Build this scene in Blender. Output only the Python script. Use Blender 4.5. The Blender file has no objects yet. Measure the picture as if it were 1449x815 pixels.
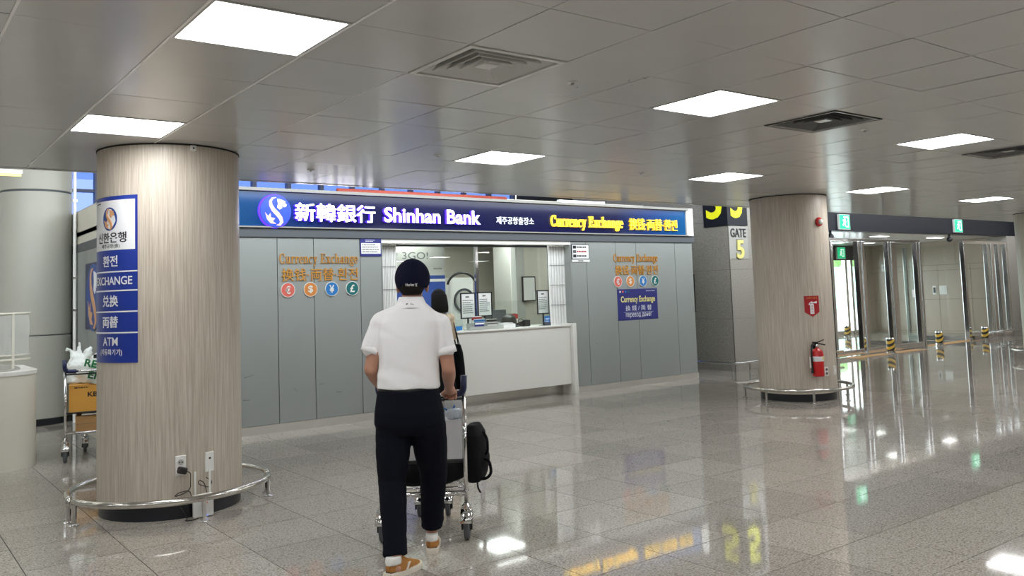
import bpy, bmesh, math, random
import numpy as np
from mathutils import Vector, Matrix, noise

random.seed(7)
SC = bpy.context.scene
COL = SC.collection
R = math.radians

# ------------------------------------------------------------------ camera
# fitted to the photograph's vanishing points: x runs along the bank front, y into depth
F_PX, CX, CY = 1215.66, 724.5, 328.417
YAW, PITCH, ROLL, CAM_H = 0.64947, 0.073835, -0.035186, 1.55
_fw = Vector((math.sin(YAW)*math.cos(PITCH), math.cos(YAW)*math.cos(PITCH), math.sin(PITCH)))
_r0 = Vector((math.cos(YAW), -math.sin(YAW), 0)); _u0 = _r0.cross(_fw)
_rt = _r0*math.cos(ROLL) + _u0*math.sin(ROLL); _up = -_r0*math.sin(ROLL) + _u0*math.cos(ROLL)
cam = bpy.data.cameras.new('camera')
cam.sensor_fit = 'HORIZONTAL'; cam.sensor_width = 36.0; cam.lens = F_PX/1449*36
cam.shift_x = 0.0; cam.shift_y = -(407.5-CY)/1449
cam.clip_start = 0.05; cam.clip_end = 200
camo = bpy.data.objects.new('camera', cam); COL.objects.link(camo)
m = Matrix.Identity(4)
for i in range(3):
    m[i][0], m[i][1], m[i][2] = _rt[i], _up[i], -_fw[i]
m[2][3] = CAM_H
camo.matrix_world = m
SC.camera = camo
def project(p):
    d = Vector(p) - Vector((0, 0, CAM_H)); z = d.dot(_fw)
    if z < 0.05: return None
    return (CX + F_PX*d.dot(_rt)/z, CY - F_PX*d.dot(_up)/z, z)

# ------------------------------------------------------------------ world and exposure
W = bpy.data.worlds.new('daylight_sky'); SC.world = W; W.use_nodes = True
_bg = W.node_tree.nodes['Background']
_bg.inputs[0].default_value = (0.88, 0.95, 1.0, 1); _bg.inputs[1].default_value = 6.5
SC.view_settings.view_transform = 'Standard'; SC.view_settings.look = 'None'
SC.view_settings.exposure = 0.0; SC.view_settings.gamma = 1.0
SC.view_settings.use_curve_mapping = False
LED = 19.0          # radiance of the recessed ceiling panels

# ------------------------------------------------------------------ materials
def lin(c):
    c = c/255.0
    return c/12.92 if c <= 0.04045 else ((c+0.055)/1.055)**2.4
def rgb(r, g, b): return (lin(r), lin(g), lin(b), 1.0)
MATS = {}
def mat(name, col, rough=0.5, metal=0.0, spec=0.5, emit=0.0, ecol=None, vary=0.0, vscale=6.0, stretch=(1, 1, 1), bump=0.0, coat=0.0, trans=0.0, alpha=1.0):
    """principled material; `vary` mixes a procedural noise into the colour, `bump` into the relief"""
    if name in MATS: return MATS[name]
    M = bpy.data.materials.new(name); M.use_nodes = True; nt = M.node_tree
    b = nt.nodes['Principled BSDF']
    b.inputs['Base Color'].default_value = col; b.inputs['Roughness'].default_value = rough
    b.inputs['Metallic'].default_value = metal; b.inputs['Specular IOR Level'].default_value = spec
    b.inputs['Coat Weight'].default_value = coat
    b.inputs['Transmission Weight'].default_value = trans; b.inputs['Alpha'].default_value = alpha
    if emit:
        b.inputs['Emission Color'].default_value = ecol or col; b.inputs['Emission Strength'].default_value = emit
    if vary or bump:
        tc = nt.nodes.new('ShaderNodeTexCoord'); mp = nt.nodes.new('ShaderNodeMapping')
        mp.inputs['Scale'].default_value = stretch
        nz = nt.nodes.new('ShaderNodeTexNoise'); nz.inputs['Scale'].default_value = vscale; nz.inputs['Detail'].default_value = 4
        nt.links.new(tc.outputs['Object'], mp.inputs[0]); nt.links.new(mp.outputs[0], nz.inputs['Vector'])
        if vary:
            mx = nt.nodes.new('ShaderNodeMix'); mx.data_type = 'RGBA'; mx.blend_type = 'MIX'
            mx.inputs[6].default_value = tuple(max(0, x*(1-vary)) for x in col[:3]) + (1,)
            mx.inputs[7].default_value = tuple(min(1, x*(1+vary)) for x in col[:3]) + (1,)
            nt.links.new(nz.outputs['Fac'], mx.inputs[0]); nt.links.new(mx.outputs[2], b.inputs['Base Color'])
        if bump:
            bp = nt.nodes.new('ShaderNodeBump'); bp.inputs['Strength'].default_value = bump; bp.inputs['Distance'].default_value = 0.01
            nt.links.new(nz.outputs['Fac'], bp.inputs['Height']); nt.links.new(bp.outputs[0], b.inputs['Normal'])
    MATS[name] = M
    return M

def glass_mat(name, tint, rough=0.0, ior=1.5, body=0.0):
    """thin architectural glass: clear sheet with Fresnel reflection and a faint tint"""
    M = bpy.data.materials.new(name); M.use_nodes = True; nt = M.node_tree; nt.nodes.clear()
    o = nt.nodes.new('ShaderNodeOutputMaterial'); t = nt.nodes.new('ShaderNodeBsdfTransparent'); g = nt.nodes.new('ShaderNodeBsdfGlossy')
    t.inputs[0].default_value = tint; g.inputs['Roughness'].default_value = rough; g.inputs['Color'].default_value = (1, 1, 1, 1)
    fr = nt.nodes.new('ShaderNodeFresnel'); ge = nt.nodes.new('ShaderNodeNewGeometry'); mi = nt.nodes.new('ShaderNodeMapRange')
    mi.inputs['To Min'].default_value = ior; mi.inputs['To Max'].default_value = 1/ior      # both faces of the sheet reflect alike
    nt.links.new(ge.outputs['Backfacing'], mi.inputs['Value']); nt.links.new(mi.outputs[0], fr.inputs[0])
    mx = nt.nodes.new('ShaderNodeMixShader')
    nt.links.new(fr.outputs[0], mx.inputs[0]); nt.links.new(t.outputs[0], mx.inputs[1]); nt.links.new(g.outputs[0], mx.inputs[2])
    last = mx
    if body:
        d = nt.nodes.new('ShaderNodeBsdfDiffuse'); d.inputs[0].default_value = (0.75, 0.76, 0.72, 1)
        m2 = nt.nodes.new('ShaderNodeMixShader'); m2.inputs[0].default_value = body
        nt.links.new(mx.outputs[0], m2.inputs[1]); nt.links.new(d.outputs[0], m2.inputs[2]); last = m2
    nt.links.new(last.outputs[0], o.inputs[0])
    MATS[name] = M
    return M

def floor_mat():
    """polished speckled granite; each 0.6 m tile has its own slight tone"""
    M = bpy.data.materials.new('polished_granite'); M.use_nodes = True; nt = M.node_tree; N = nt.nodes.new; L = nt.links.new
    b = nt.nodes['Principled BSDF']
    g = N('ShaderNodeNewGeometry')
    n1 = N('ShaderNodeTexNoise'); n1.inputs['Scale'].default_value = 85; n1.inputs['Detail'].default_value = 3; n1.inputs['Roughness'].default_value = 0.65
    n2 = N('ShaderNodeTexVoronoi'); n2.inputs['Scale'].default_value = 70
    L(g.outputs['Position'], n1.inputs['Vector']); L(g.outputs['Position'], n2.inputs['Vector'])
    cr = N('ShaderNodeValToRGB'); e = cr.color_ramp.elements
    e[0].position = 0.30; e[0].color = rgb(116, 110, 102); e[1].position = 0.72; e[1].color = rgb(212, 206, 196)
    k = cr.color_ramp.elements.new(0.47); k.color = rgb(166, 160, 151)
    L(n1.outputs['Fac'], cr.inputs[0])
    sep = N('ShaderNodeSeparateColor'); L(n2.outputs['Color'], sep.inputs[0])
    cr2 = N('ShaderNodeValToRGB'); f = cr2.color_ramp.elements
    f[0].position = 0.0; f[0].color = (0.62, 0.59, 0.56, 1); f[1].position = 0.30; f[1].color = (1, 1, 1, 1)
    L(sep.outputs[0], cr2.inputs[0])
    mu = N('ShaderNodeMix'); mu.data_type = 'RGBA'; mu.blend_type = 'MULTIPLY'; mu.inputs[0].default_value = 0.8
    L(cr.outputs[0], mu.inputs[6]); L(cr2.outputs[0], mu.inputs[7])
    # tone of each tile
    ad = N('ShaderNodeVectorMath'); ad.operation = 'SUBTRACT'; ad.inputs[1].default_value = (FX0, FY0, 0)
    dv = N('ShaderNodeVectorMath'); dv.operation = 'DIVIDE'; dv.inputs[1].default_value = (FPX, FPY, 100)
    fl = N('ShaderNodeVectorMath'); fl.operation = 'FLOOR'; wn = N('ShaderNodeTexWhiteNoise')
    L(g.outputs['Position'], ad.inputs[0]); L(ad.outputs[0], dv.inputs[0]); L(dv.outputs[0], fl.inputs[0]); L(fl.outputs[0], wn.inputs['Vector'])
    mr = N('ShaderNodeMapRange'); mr.inputs['To Min'].default_value = 0.86; mr.inputs['To Max'].default_value = 1.06
    L(wn.outputs['Value'], mr.inputs['Value'])
    m3 = N('ShaderNodeMix'); m3.data_type = 'RGBA'; m3.blend_type = 'MULTIPLY'; m3.inputs[0].default_value = 1.0
    L(mu.outputs[2], m3.inputs[6]); L(mr.outputs[0], m3.inputs[7]); L(m3.outputs[2], b.inputs['Base Color'])
    rr = N('ShaderNodeMapRange'); rr.inputs['From Min'].default_value = 0.3; rr.inputs['From Max'].default_value = 0.7
    rr.inputs['To Min'].default_value = 0.075; rr.inputs['To Max'].default_value = 0.02      # dark grains are less polished
    L(n1.outputs['Fac'], rr.inputs['Value']); L(rr.outputs[0], b.inputs['Roughness']); b.inputs['Specular IOR Level'].default_value = 0.5
    b.inputs['IOR'].default_value = 1.48
    MATS['floor'] = M
    return M

def wood_mat():
    """pale grey-brown laminate with fine vertical grain, wrapped round the columns"""
    M = bpy.data.materials.new('laminate_grain'); M.use_nodes = True; nt = M.node_tree; N = nt.nodes.new; L = nt.links.new
    b = nt.nodes['Principled BSDF']; tc = N('ShaderNodeTexCoord'); mp = N('ShaderNodeMapping')
    mp.inputs['Scale'].default_value = (95, 95, 2.6)
    L(tc.outputs['Object'], mp.inputs[0])
    n1 = N('ShaderNodeTexNoise'); n1.inputs['Scale'].default_value = 1.0; n1.inputs['Detail'].default_value = 5; n1.inputs['Roughness'].default_value = 0.6
    L(mp.outputs[0], n1.inputs['Vector'])
    cr = N('ShaderNodeValToRGB'); e = cr.color_ramp.elements
    e[0].position = 0.34; e[0].color = rgb(174, 163, 147); e[1].position = 0.68; e[1].color = rgb(208, 200, 186)
    L(n1.outputs['Fac'], cr.inputs[0]); L(cr.outputs[0], b.inputs['Base Color'])
    b.inputs['Roughness'].default_value = 0.42
    MATS['wood'] = M
    return M

def stone_mat(name, c0, c1, rough=0.3):
    M = bpy.data.materials.new(name); M.use_nodes = True; nt = M.node_tree; N = nt.nodes.new; L = nt.links.new
    b = nt.nodes['Principled BSDF']; g = N('ShaderNodeNewGeometry')
    n1 = N('ShaderNodeTexNoise'); n1.inputs['Scale'].default_value = 60; n1.inputs['Detail'].default_value = 4
    L(g.outputs['Position'], n1.inputs['Vector'])
    cr = N('ShaderNodeValToRGB'); e = cr.color_ramp.elements
    e[0].position = 0.35; e[0].color = c0; e[1].position = 0.65; e[1].color = c1
    L(n1.outputs['Fac'], cr.inputs[0]); L(cr.outputs[0], b.inputs['Base Color']); b.inputs['Roughness'].default_value = rough
    MATS[name] = M
    return M

# ------------------------------------------------------------------ mesh building
class MB:
    """collects vertices and faces of ONE part"""
    def __init__(s): s.v = []; s.f = []; s.mi = []
    def add(s, v, f, mi=0):
        o = len(s.v); s.v += [tuple(p) for p in v]; s.f += [tuple(i+o for i in q) for q in f]; s.mi += [mi]*len(f); return s
    def box(s, x0, x1, y0, y1, z0, z1, mi=0, M=None):
        v = [(x, y, z) for z in (z0, z1) for y in (y0, y1) for x in (x0, x1)]
        if M is not None: v = [tuple(M @ Vector(p)) for p in v]
        return s.add(v, [(0, 2, 3, 1), (4, 5, 7, 6), (0, 1, 5, 4), (2, 6, 7, 3), (0, 4, 6, 2), (1, 3, 7, 5)], mi)
    def lathe(s, prof, n=32, c=(0, 0, 0), a0=0.0, a1=2*math.pi, mi=0):
        full = abs(a1-a0-2*math.pi) < 1e-6; k = n if full else n+1
        v = []
        for r, z in prof:
            for i in range(k):
                a = a0+(a1-a0)*i/n; v.append((c[0]+r*math.cos(a), c[1]+r*math.sin(a), c[2]+z))
        f = []
        for j in range(len(prof)-1):
            for i in range(n):
                i2 = (i+1) % k
                f.append((j*k+i, j*k+i2, (j+1)*k+i2, (j+1)*k+i))
        if full:
            if prof[0][0] > 1e-6: f.append(tuple(range(k))[::-1])
            if prof[-1][0] > 1e-6: f.append(tuple((len(prof)-1)*k+i for i in range(k)))
        return s.add(v, f, mi)
    def tube(s, pts, r, n=10, closed=False, mi=0, taper=None):
        pts = [Vector(p) for p in pts]; m = len(pts); v = []; f = []
        up = Vector((0, 0, 1)); prev = None
        for i, p in enumerate(pts):
            a = pts[(i-1) % m] if (closed or i > 0) else p; b = pts[(i+1) % m] if (closed or i < m-1) else p
            t = (b-a).normalized()
            if prev is None:
                x = t.cross(up)
                if x.length < 1e-3: x = t.cross(Vector((1, 0, 0)))
            else:
                x = prev - t*prev.dot(t)
            x.normalize(); prev = x.copy(); y = t.cross(x)
            rr = r*(taper[i] if taper else 1)
            for k in range(n):
                an = 2*math.pi*k/n; v.append(p + x*rr*math.cos(an) + y*rr*math.sin(an))
        for i in range(m if closed else m-1):
            j = (i+1) % m
            for k in range(n):
                k2 = (k+1) % n; f.append((i*n+k, i*n+k2, j*n+k2, j*n+k))
        if not closed:
            f.append(tuple(range(n))[::-1]); f.append(tuple((m-1)*n+k for k in range(n)))
        return s.add(v, f, mi)
    def prism(s, poly, fn, d0, d1, mi=0):
        """polygon in (u, v) extruded between depths d0 (front) and d1; fn maps (u, v, d) to a point"""
        n = len(poly)
        v = [fn(u, w, d0) for u, w in poly] + [fn(u, w, d1) for u, w in poly]
        f = [tuple(range(n)), tuple(range(n, 2*n))[::-1]] + [((i+1) % n, i, n+i, n+(i+1) % n) for i in range(n)]
        return s.add(v, f, mi)
    def ell(s, c, r, rot=None, nu=20, nv=12, mi=0):
        v = []; f = []
        for j in range(1, nv):
            t = math.pi*j/nv
            for i in range(nu):
                a = 2*math.pi*i/nu
                p = Vector((r[0]*math.sin(t)*math.cos(a), r[1]*math.sin(t)*math.sin(a), r[2]*math.cos(t)))
                if rot is not None: p = rot @ p
                v.append(Vector(c)+p)
        top = Vector((0, 0, r[2])); bot = Vector((0, 0, -r[2]))
        if rot is not None: top = rot @ top; bot = rot @ bot
        v += [Vector(c)+top, Vector(c)+bot]; T = len(v)-2; B = len(v)-1
        for j in range(nv-2):
            for i in range(nu):
                i2 = (i+1) % nu; f.append((j*nu+i, (j+1)*nu+i, (j+1)*nu+i2, j*nu+i2))
        for i in range(nu):
            i2 = (i+1) % nu; f.append((T, i, i2)); f.append((B, (nv-2)*nu+i2, (nv-2)*nu+i))
        return s.add(v, f, mi)
    def capsule(s, p0, p1, r0, r1, n=16):
        """tapered limb piece with rounded ends"""
        p0 = Vector(p0); p1 = Vector(p1); d = (p1-p0)
        L = d.length; t = d/L
        x = t.cross(Vector((0.31, 0.2, 0.93)))
        if x.length < 0.05: x = t.cross(Vector((1, 0, 0)))
        x.normalize(); y = t.cross(x); rings = []
        for q in (0.15, 0.45, 0.8):
            rings.append((p0 - t*r0*math.cos(q*math.pi/2), r0*math.sin(q*math.pi/2)))
        rings += [(p0, r0), (p0+d*0.5, (r0+r1)/2), (p1, r1)]
        for q in (0.8, 0.45, 0.15):
            rings.append((p1 + t*r1*math.cos(q*math.pi/2), r1*math.sin(q*math.pi/2)))
        v = []; f = []
        for c, r in rings:
            for i in range(n):
                a = 2*math.pi*i/n; v.append(c + x*r*math.cos(a) + y*r*math.sin(a))
        m = len(rings)
        for j in range(m-1):
            for i in range(n):
                i2 = (i+1) % n; f.append((j*n+i, j*n+i2, (j+1)*n+i2, (j+1)*n+i))
        f.append(tuple(range(n))[::-1]); f.append(tuple((m-1)*n+i for i in range(n)))
        return s.add(v, f)
    def loft(s, rings, n=28, p=2.3, cap=True):
        """rings: (cx, cy, cz, rx, ry[, tilt_y]) stacked super-ellipses"""
        v = []; f = []
        for rg in rings:
            cx, cy, cz, rx, ry = rg[:5]; tl = rg[5] if len(rg) > 5 else 0.0; tx = rg[6] if len(rg) > 6 else 0.0
            for i in range(n):
                a = 2*math.pi*i/n; c, q = math.cos(a), math.sin(a)
                x = rx*math.copysign(abs(c)**(2/p), c); y = ry*math.copysign(abs(q)**(2/p), q)
                v.append((cx+x, cy+y, cz + tl*y + tx*x))
        m = len(rings)
        for j in range(m-1):
            for i in range(n):
                i2 = (i+1) % n; f.append((j*n+i, j*n+i2, (j+1)*n+i2, (j+1)*n+i))
        if cap: f.append(tuple(range(n))[::-1]); f.append(tuple((m-1)*n+i for i in range(n)))
        return s.add(v, f)
    def mesh(s, name):
        me = bpy.data.meshes.new(name); me.from_pydata([tuple(p) for p in s.v], [], s.f)
        for p, i in zip(me.polygons, s.mi): p.material_index = i
        me.validate(); me.update(); return me

def as_mat(m): return MATS[m] if isinstance(m, str) else m
def obj(name, mb, mats, parent=None, loc=None, rz=None, smooth=False, bevel=0.0, seg=2, fix=True, kind=None, label=None):
    me = mb.mesh(name) if isinstance(mb, MB) else mb
    if fix and isinstance(mb, MB):
        bm = bmesh.new(); bm.from_mesh(me); bmesh.ops.recalc_face_normals(bm, faces=bm.faces); bm.to_mesh(me); bm.free()
    for mm in (mats if isinstance(mats, (list, tuple)) else [mats]): me.materials.append(as_mat(mm))
    o = bpy.data.objects.new(name, me); COL.objects.link(o)
    if parent: o.parent = parent
    if loc is not None: o.location = loc
    if rz is not None: o.rotation_euler = (0, 0, rz)
    if smooth:
        for p in me.polygons: p.use_smooth = True
        if smooth == 'auto':
            me.set_sharp_from_angle(angle=R(38))
    if bevel:
        b = o.modifiers.new('edge', 'BEVEL'); b.width = bevel; b.segments = seg; b.limit_method = 'ANGLE'; b.angle_limit = R(40)
    if kind: o['kind'] = kind
    if label: o['label'] = label
    return o
def thing(name, label, cat, loc=(0, 0, 0), rz=0.0, group=None, kind=None):
    o = bpy.data.objects.new(name, None); COL.objects.link(o); o.empty_display_size = 0.1
    o.location = loc; o.rotation_euler = (0, 0, rz)
    if label: o['label'] = label
    if cat: o['category'] = cat
    if group: o['group'] = group
    if kind: o['kind'] = kind
    return o
def tag(o, label, cat, group=None, kind=None):
    o['label'] = label; o['category'] = cat
    if group: o['group'] = group
    if kind: o['kind'] = kind
    return o
def struct(o, label=None):
    o['kind'] = 'structure'
    if label: o['label'] = label
    return o
def share(o, name=None, parent=None, loc=None, rz=None):
    c = o.copy(); COL.objects.link(c)
    if parent is not None: c.parent = parent
    if loc is not None: c.location = loc
    if rz is not None: c.rotation_euler = (0, 0, rz)
    return c
def copy_tree(o, parent=None):
    c = o.copy(); COL.objects.link(c); c.parent = parent
    for ch in [x for x in bpy.data.objects if x.parent == o]: copy_tree(ch, c)
    return c
def fillet(pts, r, n=6):
    """polyline with rounded corners"""
    P = [Vector(p) for p in pts]; out = [P[0]]
    for i in range(1, len(P)-1):
        a = (P[i-1]-P[i]); b = (P[i+1]-P[i]); d = min(r, a.length*0.49, b.length*0.49)
        s0 = P[i]+a.normalized()*d; s1 = P[i]+b.normalized()*d
        for k in range(n+1):
            t = k/n; out.append(s0*(1-t)**2 + P[i]*2*t*(1-t) + s1*t*t)
    return out + [P[-1]]
def blob(name, mb, mats, parent, voxel=0.008, smooth=6, fold=None, label=None, factor=0.5, cut=None):
    """fuse overlapping closed shapes into one continuous skin"""
    me = mb.mesh(name+'_raw')
    bm = bmesh.new(); bm.from_mesh(me); bmesh.ops.recalc_face_normals(bm, faces=bm.faces); bm.to_mesh(me); bm.free()
    t = bpy.data.objects.new('tmp', me); COL.objects.link(t)
    rm = t.modifiers.new('r', 'REMESH'); rm.mode = 'VOXEL'; rm.voxel_size = voxel
    if smooth:
        sm = t.modifiers.new('s', 'SMOOTH'); sm.factor = factor; sm.iterations = smooth
    dg = bpy.context.evaluated_depsgraph_get()
    out = bpy.data.meshes.new_from_object(t.evaluated_get(dg)); out.name = name
    bpy.data.objects.remove(t); bpy.data.meshes.remove(me)
    if fold:
        n = len(out.vertices); co = [v.co.copy() for v in out.vertices]; no = [v.normal.copy() for v in out.vertices]
        for i in range(n): out.vertices[i].co = co[i] + no[i]*fold(co[i], no[i])
    if cut:
        bm = bmesh.new(); bm.from_mesh(out)
        bmesh.ops.delete(bm, geom=[v for v in bm.verts if cut(v.co)], context='VERTS'); bm.to_mesh(out); bm.free()
    out.materials.clear()
    return obj(name, out, mats, parent, smooth=True, label=label)

# ------------------------------------------------------------------ lettering
_tcache = {}
def text_geom(body, bold=0.0):
    if bold >= 0.0195 and any(ord(c) > 0x2E00 for c in body):      # ideographs: widen the strokes by smearing, their fine counters do not survive an offset
        v0, f0 = text_geom(body, 0.0); v = []; f = []
        for dx, dy in ((-1, 0), (1, 0), (0, -0.8), (0, 0.8)):
            o = len(v); v += [(x+dx*bold, y+dy*bold) for x, y in v0]; f += [tuple(i+o for i in q) for q in f0]
        return v, f
    key = (body, bold)
    if key not in _tcache:
        cu = bpy.data.curves.new('t', 'FONT'); cu.body = body; cu.offset = bold; cu.resolution_u = 3; cu.fill_mode = 'FRONT'
        o = bpy.data.objects.new('t', cu); COL.objects.link(o)
        dg = bpy.context.evaluated_depsgraph_get(); me = bpy.data.meshes.new_from_object(o.evaluated_get(dg))
        _tcache[key] = ([(v.co.x, v.co.y) for v in me.vertices], [tuple(p.vertices) for p in me.polygons])
        bpy.data.objects.remove(o); bpy.data.curves.remove(cu); bpy.data.meshes.remove(me)
    return _tcache[key]
def extrude_geom(v, f, fn, d0, d1):
    """flat glyph faces to a solid: material 0 front, 1 sides"""
    bm = bmesh.new(); vs = [bm.verts.new((x, y, 0)) for x, y in v]
    for q in f:
        try: bm.faces.new([vs[i] for i in q])
        except ValueError: pass
    bmesh.ops.remove_doubles(bm, verts=bm.verts, dist=1e-5)
    for q in bm.faces:
        if q.normal.z < 0: q.normal_flip()
        q.material_index = 0
    if d1 > d0:
        ge = bmesh.ops.extrude_face_region(bm, geom=list(bm.faces))
        top = {x for x in ge['geom'] if isinstance(x, bmesh.types.BMVert)}
        for x in top: x.co.z = 1.0
        for q in bm.faces:
            k = [w in top for w in q.verts]
            q.material_index = 0 if all(k) else 1
    me = bpy.data.meshes.new('lettering')
    for w in bm.verts: w.co = fn(w.co.x, w.co.y, d1 if w.co.z > 0.5 else d0)
    bm.to_mesh(me); bm.free(); return me
def bounds(v):
    xs = [p[0] for p in v]; ys = [p[1] for p in v]; return min(xs), max(xs), min(ys), max(ys)
def fit_text(name, body, x0, x1, z0, z1, fn, mats, parent, bold=0.0, depth=(0.0, 0.003), letters=False, label=None):
    """text scaled to fill a box on a surface; fn(u, v, d) gives the point d in front of the surface"""
    v, f = text_geom(body, bold); a, b, c, d = bounds(v)
    sx = (x1-x0)/(b-a); sy = (z1-z0)/(d-c)
    def put(vv, ff, dx=0.0):
        return extrude_geom([(x0+(x+dx-a)*sx, z0+(y-c)*sy) for x, y in vv], ff, fn, depth[0], depth[1])
    if not letters:
        return obj(name, put(v, f), mats, parent, label=label)
    hh = bounds(text_geom('HH', 0.0)[0])[1]; pos = 0.0; out = []
    for i, ch in enumerate(body):
        w = bounds(text_geom('H'+ch+'H', 0.0)[0])[1]-hh
        if ch != ' ':
            vv, ff = text_geom(ch, bold); out.append(obj(name, put(vv, ff, pos), mats, parent))
        pos += w
    return out

# hand-drawn bold serif letters (the shop lettering has serifs); unit cap height
def _arc(cx, cy, rx, ry, a0, a1, wx, wy, n=22):
    o = []; q = []
    for i in range(n+1):
        a = R(a0+(a1-a0)*i/n)
        o.append((cx+rx*math.cos(a), cy+ry*math.sin(a))); q.append((cx+(rx-wx)*math.cos(a), cy+(ry-wy)*math.sin(a)))
    return [[o[i], o[i+1], q[i+1], q[i]] for i in range(n)]
def _rc(x0, x1, y0, y1): return [[(x0, y0), (x1, y0), (x1, y1), (x0, y1)]]
def _dg(x0, y0, x1, y1, w): return [[(x0-w/2, y0), (x0+w/2, y0), (x1+w/2, y1), (x1-w/2, y1)]]
def _ball(x, y, r): return [[(x+r*math.cos(i*math.pi/5), y+r*math.sin(i*math.pi/5)) for i in range(10)]]
SERIF = {
 'C': (0.86, _arc(.46, .5, .44, .52, 48, 312, .14, .05) + _rc(.70, .76, .66, 1.0) + _rc(.70, .76, .0, .26)),
 'u': (0.80, _rc(.14, .265, .14, .68) + _arc(.34, .24, .22, .26, 180, 350, .12, .06) + _rc(.54, .665, 0, .68) + _rc(.03, .2, .63, .68) + _rc(.44, .6, .63, .68) + _rc(.6, .78, 0, .05)),
 'r': (0.60, _rc(.14, .265, 0, .68) + _rc(.03, .4, 0, .05) + _rc(.03, .2, .63, .68) + _arc(.44, .46, .22, .24, 60, 170, .08, .08) + _ball(.50, .60, .085)),
 'e': (0.66, _arc(.34, .34, .32, .36, 0, 322, .125, .05) + _rc(.12, .655, .33, .39)),
 'n': (0.82, _rc(.14, .265, 0, .68) + _rc(.03, .38, 0, .05) + _rc(.03, .2, .63, .68) + _arc(.46, .42, .23, .28, 0, 160, .12, .06) + _rc(.555, .68, 0, .43) + _rc(.44, .79, 0, .05)),
 'c': (0.62, _arc(.34, .34, .32, .36, 45, 318, .125, .05) + _ball(.50, .55, .085)),
 'y': (0.74, _dg(.40, 0.0, .16, .68, .14) + _dg(.24, -.26, .60, .68, .07) + _rc(.01, .34, .63, .68) + _rc(.46, .73, .63, .68) + _ball(.18, -.24, .085)),
 'E': (0.84, _rc(.15, .29, 0, 1) + _rc(.03, .74, .94, 1.0) + _rc(.03, .78, 0, .06) + _rc(.3, .56, .48, .54) + _rc(.68, .74, .74, .96) + _rc(.72, .78, .02, .30) + _rc(.53, .58, .38, .64)),
 'x': (0.76, _dg(.56, 0, .2, .68, .15) + _dg(.16, 0, .56, .68, .07) + _rc(.02, .34, .63, .68) + _rc(.44, .71, .63, .68) + _rc(.02, .29, 0, .05) + _rc(.4, .75, 0, .05)),
 'h': (0.82, _rc(.14, .265, 0, 1.0) + _rc(.03, .38, 0, .05) + _rc(.03, .2, .95, 1.0) + _arc(.46, .42, .23, .28, 0, 160, .12, .06) + _rc(.555, .68, 0, .43) + _rc(.44, .79, 0, .05)),
 'a': (0.70, _arc(.27, .19, .23, .21, 0, 360, .11, .05) + _rc(.44, .56, .06, .50) + _arc(.34, .47, .23, .23, 0, 155, .11, .06) + _rc(.5, .69, 0, .06) + _ball(.17, .53, .075)),
 'g': (0.68, _arc(.30, .46, .25, .24, 0, 360, .12, .05) + _arc(.33, -.12, .29, .19, 0, 360, .1, .07) + _rc(.1, .17, .06, .26) + _rc(.14, .5, .03, .13) + _ball(.60, .64, .075)),
}
def serif_text(name, body, x0, x1, z0, z1, fn, mats, parent, depth=(0.0, 0.01)):
    """each letter is a part of its own; z0 is the bottom of the descender, z1 the cap height"""
    tot = sum(SERIF[c][0] if c != ' ' else 0.42 for c in body)
    sx = (x1-x0)/tot; base = z0+(z1-z0)*0.30/1.32; sz = (z1-base)/1.02; pos = 0.0
    for c in body:
        if c == ' ': pos += 0.42; continue
        w, polys = SERIF[c]; mb = MB()
        for i, p in enumerate(polys):
            mb.prism([(x0+(pos+x*0.93)*sx, base+y*sz) for x, y in p], fn, depth[1], depth[0])
        me = mb.mesh('letter')
        obj(name, me, mats, parent)
        pos += w
def round_sign(prefix, cx, cz, r, fn, parent, mats, depth):
    """the round bank emblem: blue disc with a pale S ribbon, a dove-like leaf and a sprout"""
    blue, pale, light = mats
    o = obj('emblem_disc', MB().prism([(cx+r*math.cos(a*math.pi/24), cz+r*math.sin(a*math.pi/24)) for a in range(48)], fn, depth[1], depth[0]), blue, parent)
    P = [(0.02, 0.86), (-0.22, 0.80), (-0.36, 0.60), (-0.34, 0.36), (-0.18, 0.08), (0.10, -0.20), (0.30, -0.46), (0.36, -0.70), (0.22, -0.88), (0.02, -0.90)]
    Wd = [0.02, 0.06, 0.09, 0.115, 0.135, 0.14, 0.13, 0.11, 0.07, 0.02]
    mb = MB(); L = []; Rr = []
    for i, (x, y) in enumerate(P):
        a = P[max(i-1, 0)]; b = P[min(i+1, len(P)-1)]; t = Vector((b[0]-a[0], b[1]-a[1])).normalized(); n = Vector((-t.y, t.x))
        L.append((cx+r*(x+n.x*Wd[i]), cz+r*(y+n.y*Wd[i]))); Rr.append((cx+r*(x-n.x*Wd[i]), cz+r*(y-n.y*Wd[i])))
    for i in range(len(P)-1): mb.prism([L[i], L[i+1], Rr[i+1], Rr[i]], fn, depth[1]+0.004, depth[1])
    obj('emblem_ribbon', mb, pale, o)
    leaf = [(0.08, 0.78), (0.30, 0.74), (0.62, 0.62), (0.58, 0.52), (0.70, 0.40), (0.64, 0.28), (0.50, 0.26), (0.36, 0.42), (0.40, 0.20), (0.24, 0.10), (0.08, 0.22), (0.14, 0.48)]
    obj('emblem_leaf', MB().prism([(cx+r*x, cz+r*y) for x, y in leaf], fn, depth[1]+0.004, depth[1]), light, o)
    spr = [(-0.72, -0.10), (-0.52, -0.34), (-0.36, -0.14), (-0.34, -0.42), (-0.06, -0.46), (-0.22, -0.66), (0.0, -0.82), (-0.36, -0.80), (-0.60, -0.54)]
    obj('emblem_sprout', MB().prism([(cx+r*x, cz+r*y) for x, y in spr], fn, depth[1]+0.004, depth[1]), pale, o)
    return o
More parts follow.
